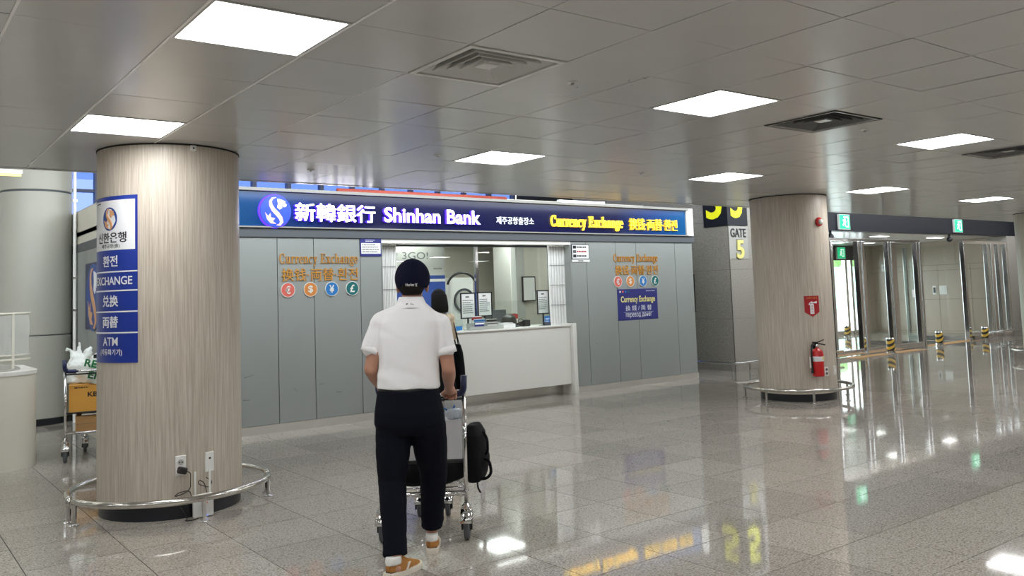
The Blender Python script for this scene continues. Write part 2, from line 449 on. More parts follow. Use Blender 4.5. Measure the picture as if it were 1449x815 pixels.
def print_lines(x0, x1, z0, z1, n, fn, parent, mt, h=0.35, seed=1, d=(0.0, 0.0015)):
    """rows of small unreadable print"""
    rnd = random.Random(seed); mb = MB()
    for i in range(n):
        zc = z1-(i+0.5)*(z1-z0)/n; hh = h*(z1-z0)/n/2; x = x0
        e = x0+(x1-x0)*rnd.uniform(0.7, 1.0)
        while x < e:
            w = (x1-x0)*rnd.uniform(0.06, 0.2); xe = min(x+w, e)
            mb.prism([(x, zc-hh), (xe, zc-hh), (xe, zc+hh), (x, zc+hh)], fn, d[1], d[0]); x = xe+(x1-x0)*0.03
    return obj('fine_print', mb, mt, parent, kind='stuff')
# ------------------------------------------------------------------ palette
FX0, FY0, FPX, FPY = 1.404, 2.415, 0.598, 0.603        # floor tile grid
GX0, GY0, GPX, GPY = 1.111, 2.175, 0.6303, 0.6155      # ceiling grid
HC, CEIL_Y1 = 2.79, 8.33                               # ceiling height, where the low ceiling stops
floor_mat(); wood_mat()
stone_mat('stone_grey', rgb(136, 132, 124), rgb(164, 159, 150), 0.28)
stone_mat('stone_tan', rgb(164, 150, 135), rgb(192, 178, 162), 0.25)
glass_mat('glass', (0.965, 0.985, 0.975, 1)); glass_mat('film', (0.75, 0.78, 0.74, 1), rough=0.25, body=0.45)
mat('joint', rgb(40, 39, 37), 0.8)
mat('ceiling_paint', rgb(198, 198, 196), 0.20, spec=0.55, vary=0.04, vscale=3)
mat('seam_glint_white', rgb(250, 250, 248), 0.3, emit=0.0)
mat('vent_white', rgb(224, 225, 222), 0.45); mat('vent_dark', rgb(40, 41, 42), 0.6); mat('louvre_grey', rgb(104, 106, 106), 0.5)
mat('booth_panel', rgb(146, 150, 146), 0.42, vary=0.05, vscale=2.0)
mat('booth_gap', rgb(28, 30, 32), 0.7)
mat('band_grey', rgb(82, 86, 90), 0.5)
mat('skirting_steel', rgb(206, 202, 194), 0.3, metal=0.55, vary=0.04, vscale=3); mat('brushed', rgb(212, 210, 204), 0.24, metal=1.0, vary=0.06, vscale=4, stretch=(1, 1, 12))
mat('chrome', rgb(220, 220, 220), 0.08, metal=1.0); mat('rail_steel', rgb(208, 206, 200), 0.17, metal=1.0)
mat('white_panel', rgb(225, 223, 216), 0.45, vary=0.02, vscale=3)
mat('white_gloss', rgb(238, 238, 234), 0.25)
mat('cream', rgb(212, 208, 194), 0.4, vary=0.02)
mat('plinth_black', rgb(26, 29, 36), 0.3)
mat('navy_beam', rgb(20, 24, 33), 0.45, spec=0.3)
mat('wall_grey', rgb(190, 190, 184), 0.6, vary=0.03)
mat('column_cladding', rgb(176, 175, 164), 0.35, vary=0.02)
mat('dark_plastic', rgb(22, 23, 26), 0.45); mat('grey_plastic', rgb(70, 74, 80), 0.5)
mat('rubber', rgb(34, 36, 40), 0.7); mat('wheel_grey', rgb(86, 88, 92), 0.6)
mat('sign_blue', rgb(26, 54, 150), 0.3); mat('sign_white', rgb(236, 238, 240), 0.35)
mat('ink', rgb(24, 24, 28), 0.5); mat('ink_grey', rgb(92, 94, 98), 0.5); mat('paper', rgb(234, 234, 230), 0.6)
mat('gold_letter', rgb(196, 138, 52), 0.4); mat('red_sign', rgb(168, 26, 32), 0.4); mat('fire_red', rgb(196, 24, 26), 0.28, coat=0.4)
mat('yellow', rgb(240, 236, 30), 0.4); mat('pale_yellow', rgb(226, 216, 132), 0.4)
mat('black_cloth', rgb(16, 17, 20), 0.85, spec=0.2, bump=0.2, vscale=60)
mat('green_exit', rgb(20, 190, 130), 0.4, emit=0.9, ecol=rgb(20, 190, 130)); mat('exit_white', rgb(230, 255, 245), 0.4, emit=1.0)
mat('led', rgb(255, 255, 255), 0.5, emit=LED, ecol=(0.99, 0.99, 1.0, 1))
mat('red_pipe', rgb(176, 74, 58), 0.5); mat('cardboard', rgb(178, 138, 88), 0.75, vary=0.06); mat('box_orange', rgb(214, 156, 64), 0.6, vary=0.03)
mat('tactile_orange', rgb(206, 160, 104), 0.5)

# ------------------------------------------------------------------ floor
def in_view(x, y, z, pad=40):
    p = project((x, y, z)); return bool(p) and -pad < p[0] < 1449+pad and -pad < p[1] < 815+pad
XMIN, XMAX, YMIN, YMAX = -9.0, 25.7, -8.0, 17.0
floor = struct(obj('floor', MB().box(XMIN-0.2, XMAX+0.3, YMIN-0.2, YMAX+0.2, -0.12, -0.004), 'joint'), 'polished speckled granite floor of square tiles across the hall')
cells = []
for i in range(math.floor((XMIN-FX0)/FPX), math.ceil((XMAX-FX0)/FPX)):
    for j in range(math.floor((YMIN-FY0)/FPY), math.ceil((YMAX-FY0)/FPY)):
        x, y = FX0+i*FPX, FY0+j*FPY
        p = project((x+FPX/2, y+FPY/2, 0)); hidden = (y > 10.3 and 2.5 < x < 11.4) or (13.2 < x < 16.2 and y > 10.5)
        w = 1e9
        if p and in_view(x+FPX/2, y+FPY/2, 0, 60) and not hidden: w = p[2]
        cells.append((w, i, j))
cells.sort()
GAP = 0.0028
tile = MB(); tile.box(GAP, FPX-GAP, GAP, FPY-GAP, -0.02, 0.0)
t0 = obj('floor_tile', tile, 'floor', floor, loc=(FX0+cells[0][1]*FPX, FY0+cells[0][2]*FPY, 0))
for w, i, j in cells[1:300]: share(t0, parent=floor, loc=(FX0+i*FPX, FY0+j*FPY, 0))
rest = MB()
for w, i, j in cells[300:]:
    x, y = FX0+i*FPX, FY0+j*FPY
    rest.add([(x+GAP, y+GAP, 0), (x+FPX-GAP, y+GAP, 0), (x+FPX-GAP, y+FPY-GAP, 0), (x+GAP, y+FPY-GAP, 0)], [(0, 1, 2, 3)])
obj('distant_floor_tiles', rest, 'floor', floor, kind='stuff', fix=False)

# ------------------------------------------------------------------ low ceiling: metal panels, recessed lamps, air vents
lights = []; vents = []
for k in range(-15, 41, 5):
    for j in (-14, -10, -6, -2, 2, 6):
        lights.append((k, j))
lights = [(k, j) for k, j in lights if -6 < GX0+k*GPX < 25 and -5 < GY0+j*GPY]
vents = [(2, 2), (7, 2), (12, 2)]
used = set(lights) | set(vents)
ceiling = struct(obj('ceiling', MB().box(XMIN-0.2, XMAX+0.3, YMIN-0.2, CEIL_Y1+0.05, HC+0.12, HC+0.3), 'joint'), 'low ceiling of square satin metal panels with dark seams')
cc = []
for i in range(math.floor((XMIN-GX0)/GPX), math.ceil((XMAX-GX0)/GPX)):
    for j in range(-17, 10):
        if (i, j) in used: continue
        x, y = GX0+(i+.5)*GPX, GY0+(j+.5)*GPY; p = project((x, y, HC))
        w = p[2] if (p and in_view(x, y, HC, 70)) else 1e9
        cc.append((w, i, j))
cc.sort(); G2 = 0.0022
pan = MB().box(-GPX/2+G2, GPX/2-G2, -GPY/2+G2, GPY/2-G2, 0, 0.02)
p0 = None; rnd = random.Random(3)
for w, i, j in cc[:300]:
    loc = (GX0+(i+.5)*GPX, GY0+(j+.5)*GPY, HC)
    if p0 is None: o = p0 = obj('ceiling_panel', pan, 'ceiling_paint', ceiling, loc=loc)
    else: o = share(p0, parent=ceiling, loc=loc)
    o.rotation_euler = (rnd.gauss(0, 0.0022), rnd.gauss(0, 0.0022), 0)
rest = MB()
for w, i, j in cc[300:]:
    M = Matrix.Translation((GX0+(i+.5)*GPX, GY0+(j+.5)*GPY, HC)) @ Matrix.Rotation(rnd.gauss(0, 0.0025), 4, 'X') @ Matrix.Rotation(rnd.gauss(0, 0.0025), 4, 'Y')
    q = [M @ Vector(c) for c in ((-GPX/2+G2, -GPY/2+G2, 0), (GPX/2-G2, -GPY/2+G2, 0), (GPX/2-G2, GPY/2-G2, 0), (-GPX/2+G2, GPY/2-G2, 0))]
    rest.add(q, [(3, 2, 1, 0)])
obj('distant_ceiling_panels', rest, 'ceiling_paint', ceiling, kind='stuff', fix=False)
obj('ceiling_edge', MB().box(XMIN, XMAX, CEIL_Y1, CEIL_Y1+0.06, HC-0.004, HC+0.3), 'ceiling_paint', ceiling)
for k in (-1, 0, 1):      # white T-bar strips over three seams, lamp reflection painted in as white
    x = GX0+k*GPX
    obj('seam_strip', MB().box(x-0.006, x+0.006, GY0-1.8, CEIL_Y1-0.19, HC-0.004, HC+0.004), 'seam_glint_white', ceiling)
obj('seam_strip', MB().box(GX0+2*GPX-0.003, GX0+2*GPX+0.003, GY0+3*GPY, GY0+6*GPY, HC-0.0025, HC+0.004), 'seam_glint_white', ceiling)

mk = MB()
for x, y, l, a in ((3.62, 3.44, 0.035, 0.3), (3.50, 3.62, 0.02, 1.2), (3.68, 3.60, 0.02, 0.2), (3.42, 3.80, 0.03, 0.9), (3.58, 3.52, 0.03, 0.9), (3.66, 3.40, 0.012, 0.0)):
    c, s_ = math.cos(a)*l, math.sin(a)*l; mk.add([(x-c, y-s_, HC-0.0022), (x+c, y+s_, HC-0.0022), (x+c*0.6-s_*0.3, y+s_*0.6+c*0.3, HC-0.0022)], [(0, 2, 1)])
obj('ceiling_scuffs', mk, 'ink_grey', ceiling, kind='stuff', fix=False)
# recessed square lamps
LIGHT_LABEL = {(0, 2): 'large recessed square lamp nearest the camera, above the wood column sign',
 (0, 6): 'square ceiling lamp right in front of the wood column with the blue sign', (5, 2): 'square ceiling lamp between the two square air vents',
 (5, 6): 'square ceiling lamp above the illuminated bank name', (10, 6): 'square ceiling lamp beside the top of the column with the fire extinguisher',
 (10, 2): 'square ceiling lamp to the right of the small dark air vent', (15, 6): 'narrow looking ceiling lamp just right of the extinguisher column top',
 (20, 6): 'farthest ceiling lamp in view, above the right exit sign'}
for k, j in lights:
    c = (GX0+(k+.5)*GPX, GY0+(j+.5)*GPY, HC)
    vis = (k, j) in LIGHT_LABEL
    lb = LIGHT_LABEL.get((k, j), 'square ceiling lamp beyond the edge of the picture')
    t = thing('ceiling_lamp', lb, 'lamp', c, group='recessed square ceiling lamps')
    fr = MB(); a, b = GPX/2-0.004, GPY/2-0.004; w = 0.016
    for bx in ((-a, a, -b, -b+w), (-a, a, b-w, b), (-a, -a+w, -b+w, b-w), (a-w, a, -b+w, b-w)): fr.box(bx[0], bx[1], bx[2], bx[3], -0.003, 0.03)
    obj('lamp_frame', fr, 'ceiling_paint', t)
    obj('diffuser', MB().box(-a+w, a-w, -b+w, b-w, 0.002, 0.02), 'led', t)

# square four-way air vents
VL = {(2, 2): 'large white square ceiling air vent with concentric louvres', (7, 2): 'dark square ceiling air vent between two lamps', (12, 2): 'dark ceiling air vent cut by the right edge of the picture'}
for k, j in vents:
    c = (GX0+(k+.5)*GPX, GY0+(j+.5)*GPY, HC)
    t = thing('air_vent', VL.get((k, j), 'square ceiling air vent beyond the edge of the picture'), 'vent', c, group='square ceiling air vents')
    far = k >= 7; wm = 'ceiling_paint' if far else 'vent_white'
    a, b = GPX/2-0.004, GPY/2-0.004; w = 0.03
    fr = MB()
    for bx in ((-a, a, -b, -b+w), (-a, a, b-w, b), (-a, -a+w, -b+w, b-w), (a-w, a, -b+w, b-w)): fr.box(bx[0], bx[1], bx[2], bx[3], -0.006, 0.012)
    obj('vent_frame', fr, wm, t)
    obj('duct_box', MB().box(-a+w, a-w, -b+w, b-w, 0.10, 0.11), 'vent_dark', t)
    for q, s in enumerate((0.96, 0.76, 0.56, 0.36)):
        lv = MB(); o1 = (a-w)*s; i1 = (a-w)*(s-0.13); z0, z1 = 0.000, 0.055
        P = [(-o1, -o1*b/a, z0), (o1, -o1*b/a, z0), (o1, o1*b/a, z0), (-o1, o1*b/a, z0)]
        Q = [(-i1, -i1*b/a, z1), (i1, -i1*b/a, z1), (i1, i1*b/a, z1), (-i1, i1*b/a, z1)]
        P2 = [(x, y, z+0.006) for x, y, z in P]; Q2 = [(x, y, z+0.006) for x, y, z in Q]
        v = P+Q+P2+Q2; f = []
        for e in range(4):
            n = (e+1) % 4; f += [(e, n, 4+n, 4+e), (8+e, 12+e, 12+n, 8+n), (e, 8+e, 8+n, n), (4+e, 4+n, 12+n, 12+e)]
        lv.add(v, f); obj('louvre', lv, 'louvre_grey' if far else wm, t)
    obj('centre_plate', MB().box(-(a-w)*.17, (a-w)*.17, -(b-w)*.17, (b-w)*.17, 0.004, 0.012), wm, t)
    if far:
        rim = MB(); r2 = 0.011
        for bx in ((-a, a, -b, -b+r2), (-a, a, b-r2, b), (-a, -a+r2, -b+r2, b-r2), (a-r2, a, -b+r2, b-r2)): rim.box(bx[0], bx[1], bx[2], bx[3], -0.008, -0.002)
        obj('dark_rim', rim, 'vent_dark', t)

# sprinkler heads
for lb, x, y in (('round sprinkler head by the large white air vent', 3.316, 3.728), ('round sprinkler head beside the dark air vent', 6.444, 3.733),
                 ('small sprinkler head above the gold currency lettering', 6.5, 6.29), ('small sprinkler head left of the lamp above the bank name', 3.97, 6.25),
                 ('small sprinkler head above the bank emblem', 3.33, 7.46), ('tiny sprinkler head above the extinguisher column', 11.6, 7.55)):
    t = thing('sprinkler_head', lb, 'sprinkler', (x, y, HC), group='ceiling sprinkler heads')
    obj('escutcheon', MB().lathe([(0.010, 0.004), (0.034, 0.002), (0.032, -0.005), (0.016, -0.008)], 20), 'vent_white', t, smooth='auto')
    obj('sprinkler_nozzle', MB().lathe([(0.0, 0.0), (0.010, -0.006), (0.009, -0.016), (0.014, -0.019), (0.0, -0.02)], 12), 'brushed', t, smooth='auto')

# ------------------------------------------------------------------ shell of the hall, high hall behind the bank
ZT = 5.2
struct(obj('wall_left', MB().box(XMIN-0.2, XMIN, YMIN, YMAX, 0, ZT), 'wall_grey'))
struct(obj('wall_behind', MB().box(XMIN, XMAX, YMIN-0.2, YMIN, 0, ZT), 'wall_grey'))
struct(obj('ceiling_high', MB().box(XMIN, XMAX+0.3, CEIL_Y1-0.3, YMAX+0.2, ZT, ZT+0.2), 'wall_grey'), 'high ceiling of the space behind the bank')
wb = struct(obj('wall_back', MB().box(XMIN, 1.2, YMAX, YMAX+0.2, 0, ZT).box(1.2, 13.0, YMAX, YMAX+0.2, 0, 3.15).box(1.2, 13.0, YMAX, YMAX+0.2, 4.6, ZT), 'wall_grey'), 'grey back wall with a high strip of windows')
mat('window_frame_blue', rgb(88, 96, 128), 0.5)
w1 = thing('window_1', 'strip of high windows seen over the bank sign', None, (0, 0, 0), kind='structure')
for i in range(17):
    x = 1.2+i*0.7375
    obj('window_mullion', MB().box(x-0.04, x+0.04, YMAX-0.02, YMAX+0.12, 3.15, 4.6), 'window_frame_blue', w1)
for z in (3.15, 3.7, 4.56):
    obj('window_rail', MB().box(1.2, 13.0, YMAX-0.015, YMAX+0.1, z, z+0.05), 'window_frame_blue', w1)
glass_mat('glass_blue', (0.20, 0.26, 0.42, 1)); obj('window_pane', MB().box(1.2, 13.0, YMAX+0.06, YMAX+0.07, 3.2, 4.6), 'glass_blue', w1)

# unseen lamps added to brighten the high space behind the bank
mat('led_high', rgb(255, 255, 255), 0.5, emit=LED*0.42, ecol=(1.0, 0.985, 0.95, 1))
for x in (-5.5, -2.5, 0.5, 3.5, 6.5, 9.5):
    for y in (10.0, 12.8, 15.2):
        t = thing('added_high_lamp', 'added lamp on the high ceiling behind the bank, out of sight', 'lamp', (x, y, ZT), group='added lamps of the high hall')
        obj('lamp_frame', MB().box(-0.42, 0.42, -0.42, 0.42, -0.03, 0.0), 'vent_white', t); obj('diffuser', MB().box(-0.38, 0.38, -0.38, 0.38, -0.036, -0.03), 'led_high', t)
# ------------------------------------------------------------------ round columns with wood laminate
def column(label, cx, cy, r, h=HC):
    t = thing('round_column', label, 'column', (cx, cy, 0), group='round wood laminate columns')
    obj('shaft', MB().lathe([(r, 0.10), (r, h+0.1)], 96), 'wood', t, smooth='auto')
    obj('plinth', MB().lathe([(r-0.012, 0.0), (r-0.012, 0.10)], 96), 'plinth_black', t, smooth='auto')
    obj('ceiling_ring', MB().lathe([(r, h-0.012), (r+0.006, h-0.012), (r+0.006, h+0.02)], 96), 'joint', t)
    return t
C1 = (1.981, 7.171, 0.533); C2 = (10.433, 7.275, 0.520); C3 = (18.2, 6.95, 0.525)
column('wood laminate column carrying the blue exchange sign', *C1)
column('wood laminate column with the red fire extinguisher', *C2)
column('pale column cut by the right edge of the picture', *C3)
def rail(label, c, rr, zt, arcs, posts):
    t = thing('guard_rail', label, 'rail', (c[0], c[1], 0), group='curved steel guard rails round the columns')
    for a0, a1 in arcs:
        pts = [(rr*math.cos(R(a0+(a1-a0)*i/40)), rr*math.sin(R(a0+(a1-a0)*i/40)), zt) for i in range(41)]
        e0 = [(pts[0][0], pts[0][1], zt-0.05)]; e1 = [(pts[-1][0], pts[-1][1], zt-0.05)]
        obj('rail_tube', MB().tube(fillet(e0+pts+e1, 0.04, 4), 0.024, 12), 'rail_steel', t, smooth=True)
    for a in posts:
        x, y = rr*math.cos(R(a)), rr*math.sin(R(a))
        p = obj('rail_post', MB().lathe([(0.017, 0.004), (0.017, zt)], 12, (x, y, 0)), 'chrome', t, smooth='auto')
        obj('post_flange', MB().lathe([(0.038, 0.0), (0.038, 0.005), (0.02, 0.012)], 16, (x, y, 0)), 'chrome', p, smooth='auto')
    return t
rail('curved steel guard rail round the column with the blue sign', C1, 0.735, 0.17, [(-170, -20), (-12, 182)], [-169, -88, -21, -11, 90, 181])
rail('curved steel guard rail round the column with the extinguisher', C2, 0.72, 0.17, [(-235, 50), (62, 118)], [-234, -180, -130, -85, -30, 49])
rail('curved steel guard rail round the column at the right edge', C3, 0.72, 0.17, [(0, 359.9)], [200, 160, 240])
# ------------------------------------------------------------------ bank booth (front faces the hall at y = YF)
YF = 10.22; BX0, BX1 = 2.45, 11.74; BD = 14.0
def front(y):
    return lambda u, v, d: Vector((u, y-d, v))
wall_front = struct(obj('wall_bank_front', MB().box(BX0, 5.54, YF, YF+0.12, 0, 2.95).box(8.89, BX1, YF, YF+0.12, 0, 2.95).box(5.54, 8.89, YF+0.02, YF+0.12, 2.34, 2.95), 'booth_gap'),
                    'grey panelled front wall of the bank booth')
for x0, x1 in ((2.45, 3.10), (3.10, 3.60), (3.60, 4.092), (4.092, 4.573), (4.573, 5.223), (5.223, 5.535), (8.892, 9.212), (9.212, 9.859), (9.859, 10.332), (10.332, 11.28), (11.28, 11.735)):
    obj('wall_panel', MB().box(x0+0.004, x1-0.004, YF-0.022, YF, 0.10, 2.368), 'booth_panel', wall_front, bevel=0.002)
obj('skirting', MB().box(BX0, 5.535, YF-0.03, YF, 0, 0.097), 'skirting_steel', wall_front)
obj('skirting', MB().box(8.905, BX1, YF-0.03, YF, 0, 0.097), 'skirting_steel', wall_front)
# scuffs on the panels
sc = MB()
for x, z, l, s in ((3.66, 0.68, 0.12, 0.25), (3.64, 0.42, 0.09, -0.05), (4.28, 0.50, 0.05, -0.9), (4.62, 0.52, 0.07, 0.1), (4.85, 0.40, 0.08, 0.02), (9.35, 0.75, 0.03, -0.4)):
    sc.add([(x, YF-0.0228, z), (x+l, YF-0.0228, z+l*s), (x+l, YF-0.0228, z+l*s+0.003), (x, YF-0.0228, z+0.007)], [(0, 1, 2, 3)])
obj('scuff_marks', sc, 'band_grey', wall_front, kind='stuff')
wsl = struct(obj('wall_bank_side', MB().box(BX0, BX0+0.12, YF, BD, 0, 2.95), 'cream'), 'cream side wall of the bank booth left of the column')
obj('side_band', MB().box(BX0-0.012, BX0, YF-0.02, BD, 2.372, 2.49), 'band_grey', wsl)
for i in range(6):
    y0 = YF+i*0.63; obj('side_panel', MB().box(BX0-0.008, BX0, y0+0.004, y0+0.626, 0.1, 2.368), 'booth_panel', wsl)
wsr = struct(obj('wall_bank_right', MB().box(BX1-0.12, BX1, YF, BD, 0, 2.95), 'booth_panel'), 'right side wall of the bank booth')
struct(obj('wall_bank_back', MB().box(BX0, BX1, 13.5, 13.6, 0, 2.95), 'cream'), 'pale inner back wall of the bank')
struct(obj('ceiling_bank', MB().box(BX0, BX1, YF+0.12, 13.6, 2.60, 2.66), 'wall_grey'), 'ceiling inside the bank booth')
for i, (x, y) in enumerate(((6.35, 10.80), (8.2, 10.80), (6.9, 12.8), (8.6, 11.9), (10.4, 11.2))):  # front pair added over the counter, out of view, to brighten the banner
    t = thing('office_lamp', 'unseen ceiling lamp inside the bank office', 'lamp', (x, y, 2.597), group='ceiling lamps inside the bank')
    obj('lamp_frame', MB().box(-0.31, 0.31, -0.31, 0.31, -0.004, 0.0), 'white_gloss', t); obj('diffuser', MB().box(-0.29, 0.29, -0.29, 0.29, -0.008, -0.004), 'led_office' if 'led_office' in MATS else mat('led_office', rgb(255, 255, 255), 0.5, emit=LED*0.8, ecol=(0.94, 1.0, 0.96, 1)), t)

# sign box
def sign_navy():
    M = bpy.data.materials.new('sign_navy'); M.use_nodes = True; nt = M.node_tree; N = nt.nodes.new; L = nt.links.new
    b = nt.nodes['Principled BSDF']; g = N('ShaderNodeNewGeometry'); s = N('ShaderNodeSeparateXYZ'); L(g.outputs['Position'], s.inputs[0])
    mr = N('ShaderNodeMapRange'); mr.inputs['From Min'].default_value = 3.2; mr.inputs['From Max'].default_value = 11.55; L(s.outputs[0], mr.inputs['Value'])
    cr = N('ShaderNodeValToRGB'); e = cr.color_ramp.elements; e[0].position = 0.0; e[0].color = rgb(14, 74, 122); e[1].position = 1.0; e[1].color = rgb(16, 84, 140)
    for p, c in ((0.09, rgb(22, 62, 112)), (0.2, rgb(20, 22, 60)), (0.8, rgb(20, 23, 62)), (0.9, rgb(22, 56, 116))):
        k = cr.color_ramp.elements.new(p); k.color = c
    L(mr.outputs[0], cr.inputs[0]); L(cr.outputs[0], b.inputs['Base Color']); b.inputs['Roughness'].default_value = 0.12
    L(cr.outputs[0], b.inputs['Emission Color']); b.inputs['Emission Strength'].default_value = 0.10
    MATS['sign_navy'] = M
sign_navy()
sg = thing('bank_sign', 'long illuminated navy bank sign across the top of the booth', 'sign', (0, 0, 0))
SY = YF-0.05
obj('sign_panel', MB().box(2.5, 11.56, SY, YF+0.0, 2.505, 2.93), 'sign_navy', sg)
obj('top_trim', MB().box(2.48, 11.60, SY-0.05, YF+0.03, 2.935, 2.975), 'trim_grey' if 'trim_grey' in MATS else mat('trim_grey', rgb(150, 148, 142), 0.5), sg, bevel=0.004)
obj('bottom_trim', MB().box(2.48, 11.60, SY-0.03, YF, 2.487, 2.503), 'trim_grey', sg)
obj('end_cap', MB().box(11.565, 11.735, SY-0.03, YF+0.12, 2.487, 2.975), 'white_panel', sg, bevel=0.004)
obj('lower_band', MB().box(BX0-0.012, BX1+0.04, YF-0.045, YF, 2.372, 2.486), 'band_grey', sg, bevel=0.003)
fs = front(SY)
mat('letter_white', rgb(255, 255, 255), 0.4, emit=3.0, ecol=(1, 0.98, 1.0, 1)); mat('letter_violet', rgb(60, 30, 255), 0.4, emit=1.9, ecol=(0.10, 0.03, 1.0, 1))
mat('letter_amber', rgb(255, 214, 60), 0.4, emit=1.25, ecol=(1.0, 0.72, 0.05, 1)); mat('letter_gold_side', rgb(255, 205, 40), 0.4, emit=0.5, ecol=(1.0, 0.68, 0.04, 1))
mat('letter_small', rgb(225, 228, 235), 0.4, emit=0.35)
mat('emblem_blue', rgb(40, 70, 220), 0.3, emit=0.6, ecol=rgb(46, 76, 235)); mat('emblem_pale', rgb(240, 190, 170), 0.3, emit=0.3, ecol=rgb(255, 214, 205)); mat('emblem_light', rgb(255, 255, 255), 0.3, emit=1.2)
obj('emblem_halo', MB().lathe([(0.0, 0.0), (0.212, 0.0), (0.206, 0.02), (0.0, 0.02)], 48), 'letter_violet', sg).matrix_local = Matrix.Translation((4.052, SY-0.004, 2.692)) @ Matrix.Rotation(R(90), 4, 'X')
round_sign('sign', 4.056, 2.692, 0.195, fs, sg, ('emblem_blue', 'emblem_pale', 'emblem_light'), (0.0, 0.045))
fit_text('letter', '新韓銀行', 4.30, 5.425, 2.572, 2.805, fs, ['letter_white', 'letter_violet'], sg, bold=0.020, depth=(0, 0.05), letters=True)
fit_text('letter', 'Shinhan Bank', 5.555, 7.125, 2.588, 2.79, fs, ['letter_white', 'letter_violet'], sg, bold=0.022, depth=(0, 0.05), letters=True)
fit_text('letter', '제주공항출장소', 7.437, 8.14, 2.61, 2.722, fs, ['letter_small', 'letter_small'], sg, bold=0.006, depth=(0, 0.012), letters=True)
serif_text('letter', 'Currency Exchange', 8.47, 10.01, 2.545, 2.772, fs, ['letter_amber'], sg, depth=(0, 0.04))
fit_text('letter', '换钱·両替·환전', 10.16, 11.31, 2.57, 2.765, fs, ['letter_amber', 'letter_gold_side'], sg, bold=0.0, depth=(0, 0.04), letters=True)

# gold wall lettering and currency discs, both sides of the window
mat('disc_red', rgb(216, 104, 92), 0.4); mat('disc_orange', rgb(206, 130, 62), 0.4); mat('disc_blue', rgb(40, 118, 186), 0.4); mat('disc_teal', rgb(16, 104, 104), 0.4); mat('disc_rim', rgb(226, 224, 216), 0.35)
fw = front(YF-0.022)
def wall_text(side, x0, x1, y0, xs):
    t = thing('wall_lettering', 'gold raised currency exchange lettering on the panels %s' % side, 'lettering', (0, 0, 0), group='gold wall letterings')
    serif_text('letter', 'Currency Exchange', x0, x1, 2.01, 2.172, fw, ['gold_letter'], t, depth=(0, 0.015))
    fit_text('letter', '换钱·両替·환전', x0+0.03, x1-0.01, 1.825, 1.985, fw, ['gold_letter', 'gold_letter'], t, bold=0.0, depth=(0, 0.015), letters=True)
    for (ch, mt, nm), x in zip((('€', 'disc_red', 'red disc with a white euro sign'), ('$', 'disc_orange', 'orange disc with a white dollar sign'), ('¥', 'disc_blue', 'blue disc with a white yen sign'), ('£', 'disc_teal', 'dark teal disc with a white pound sign')), xs):
        o = obj('currency_disc', MB().lathe([(0.0, 0.012), (0.086, 0.012), (0.088, 0.0)], 40), mt, None, smooth='auto')
        o.matrix_world = Matrix.Translation((x, YF-0.022, 1.718)) @ Matrix.Rotation(R(90), 4, 'X')
        tag(o, '%s on the panels %s' % (nm, side), 'badge', 'currency discs on the bank front')
        fn = lambda u, v, d: Vector((u, v, d))
        fit_text('currency_symbol', ch, -0.033, 0.033, -0.05, 0.05, fn, ['disc_rim', 'disc_rim'], o, bold=0.02, depth=(0.011, 0.016))
        obj('disc_rim', MB().lathe([(0.085, 0.0), (0.085, 0.014), (0.092, 0.014), (0.092, 0.0)], 40), 'disc_rim', o, smooth='auto')
wall_text('left of the window', 4.115, 5.19, 0, (4.22, 4.518, 4.808, 5.097))
wall_text('right of the window', 9.80, 10.84, 0, (9.877, 10.16, 10.459, 10.749))

# blue poster on the right panels
mat('poster_navy', rgb(44, 48, 118), 0.35)
po = thing('exchange_poster', 'dark blue currency exchange poster under the currency discs', 'poster', (0, 0, 0))
obj('poster_sheet', MB().box(9.855, 10.79, YF-0.026, YF-0.022, 1.08, 1.592), 'poster_navy', po)
fp = front(YF-0.026)
fit_text('poster_text', 'Currency Exchange', 9.93, 10.73, 1.345, 1.475, fp, 'pale_yellow', po, bold=0.025, depth=(0.0015, 0.0015))
fit_text('poster_text', '換 錢 / 両 替', 10.03, 10.64, 1.232, 1.322, fp, 'sign_white', po, depth=(0.0015, 0.0015))
fit_text('poster_text', 'перевод денег', 10.03, 10.64, 1.110, 1.195, fp, 'sign_white', po, depth=(0.0015, 0.0015))
fit_text('poster_text', 'Shinhan Bank', 10.52, 10.74, 1.545, 1.568, fp, 'sign_white', po, depth=(0.0015, 0.0015))
obj('poster_rule', MB().box(9.99, 10.68, YF-0.027, YF-0.0255, 1.205, 1.208), 'sign_white', po)
for i, mt in enumerate(('disc_rim', 'disc_red', 'disc_blue', 'disc_teal')):
    d = obj('poster_dot', MB().lathe([(0.0, 0.002), (0.018, 0.002), (0.018, 0)], 16), mt, po); d.matrix_local = Matrix.Translation((9.92+i*0.062, YF-0.026, 1.55)) @ Matrix.Rotation(R(90), 4, 'X')

# notices
n1 = thing('notice_board', 'small navy edged notice at the top left of the window', 'notice', (0, 0, 0))
obj('notice_plate', MB().box(5.222, 5.535, YF-0.035, YF-0.024, 2.135, 2.368), 'poster_navy', n1, bevel=0.002)
obj('notice_sheet', MB().box(5.236, 5.521, YF-0.037, YF-0.034, 2.17, 2.31), 'paper', n1)
print_lines(5.25, 5.5, 2.18, 2.305, 4, front(YF-0.037), n1, 'ink', 0.3, 4); print_lines(5.30, 5.46, 2.325, 2.358, 2, front(YF-0.035), n1, 'sign_white', 0.4, 5)
n2 = thing('notice_board', 'small white pictogram notice at the top right of the window', 'notice', (0, 0, 0))
obj('notice_plate', MB().box(8.897, 9.268, YF-0.034, YF-0.024, 2.085, 2.325), 'ink', n2, bevel=0.002)
obj('notice_sheet', MB().box(8.909, 9.256, YF-0.036, YF-0.033, 2.097, 2.313), 'paper', n2)
obj('notice_strip', MB().box(8.905, 9.275, YF-0.033, YF-0.024, 2.045, 2.082), 'paper', n2)
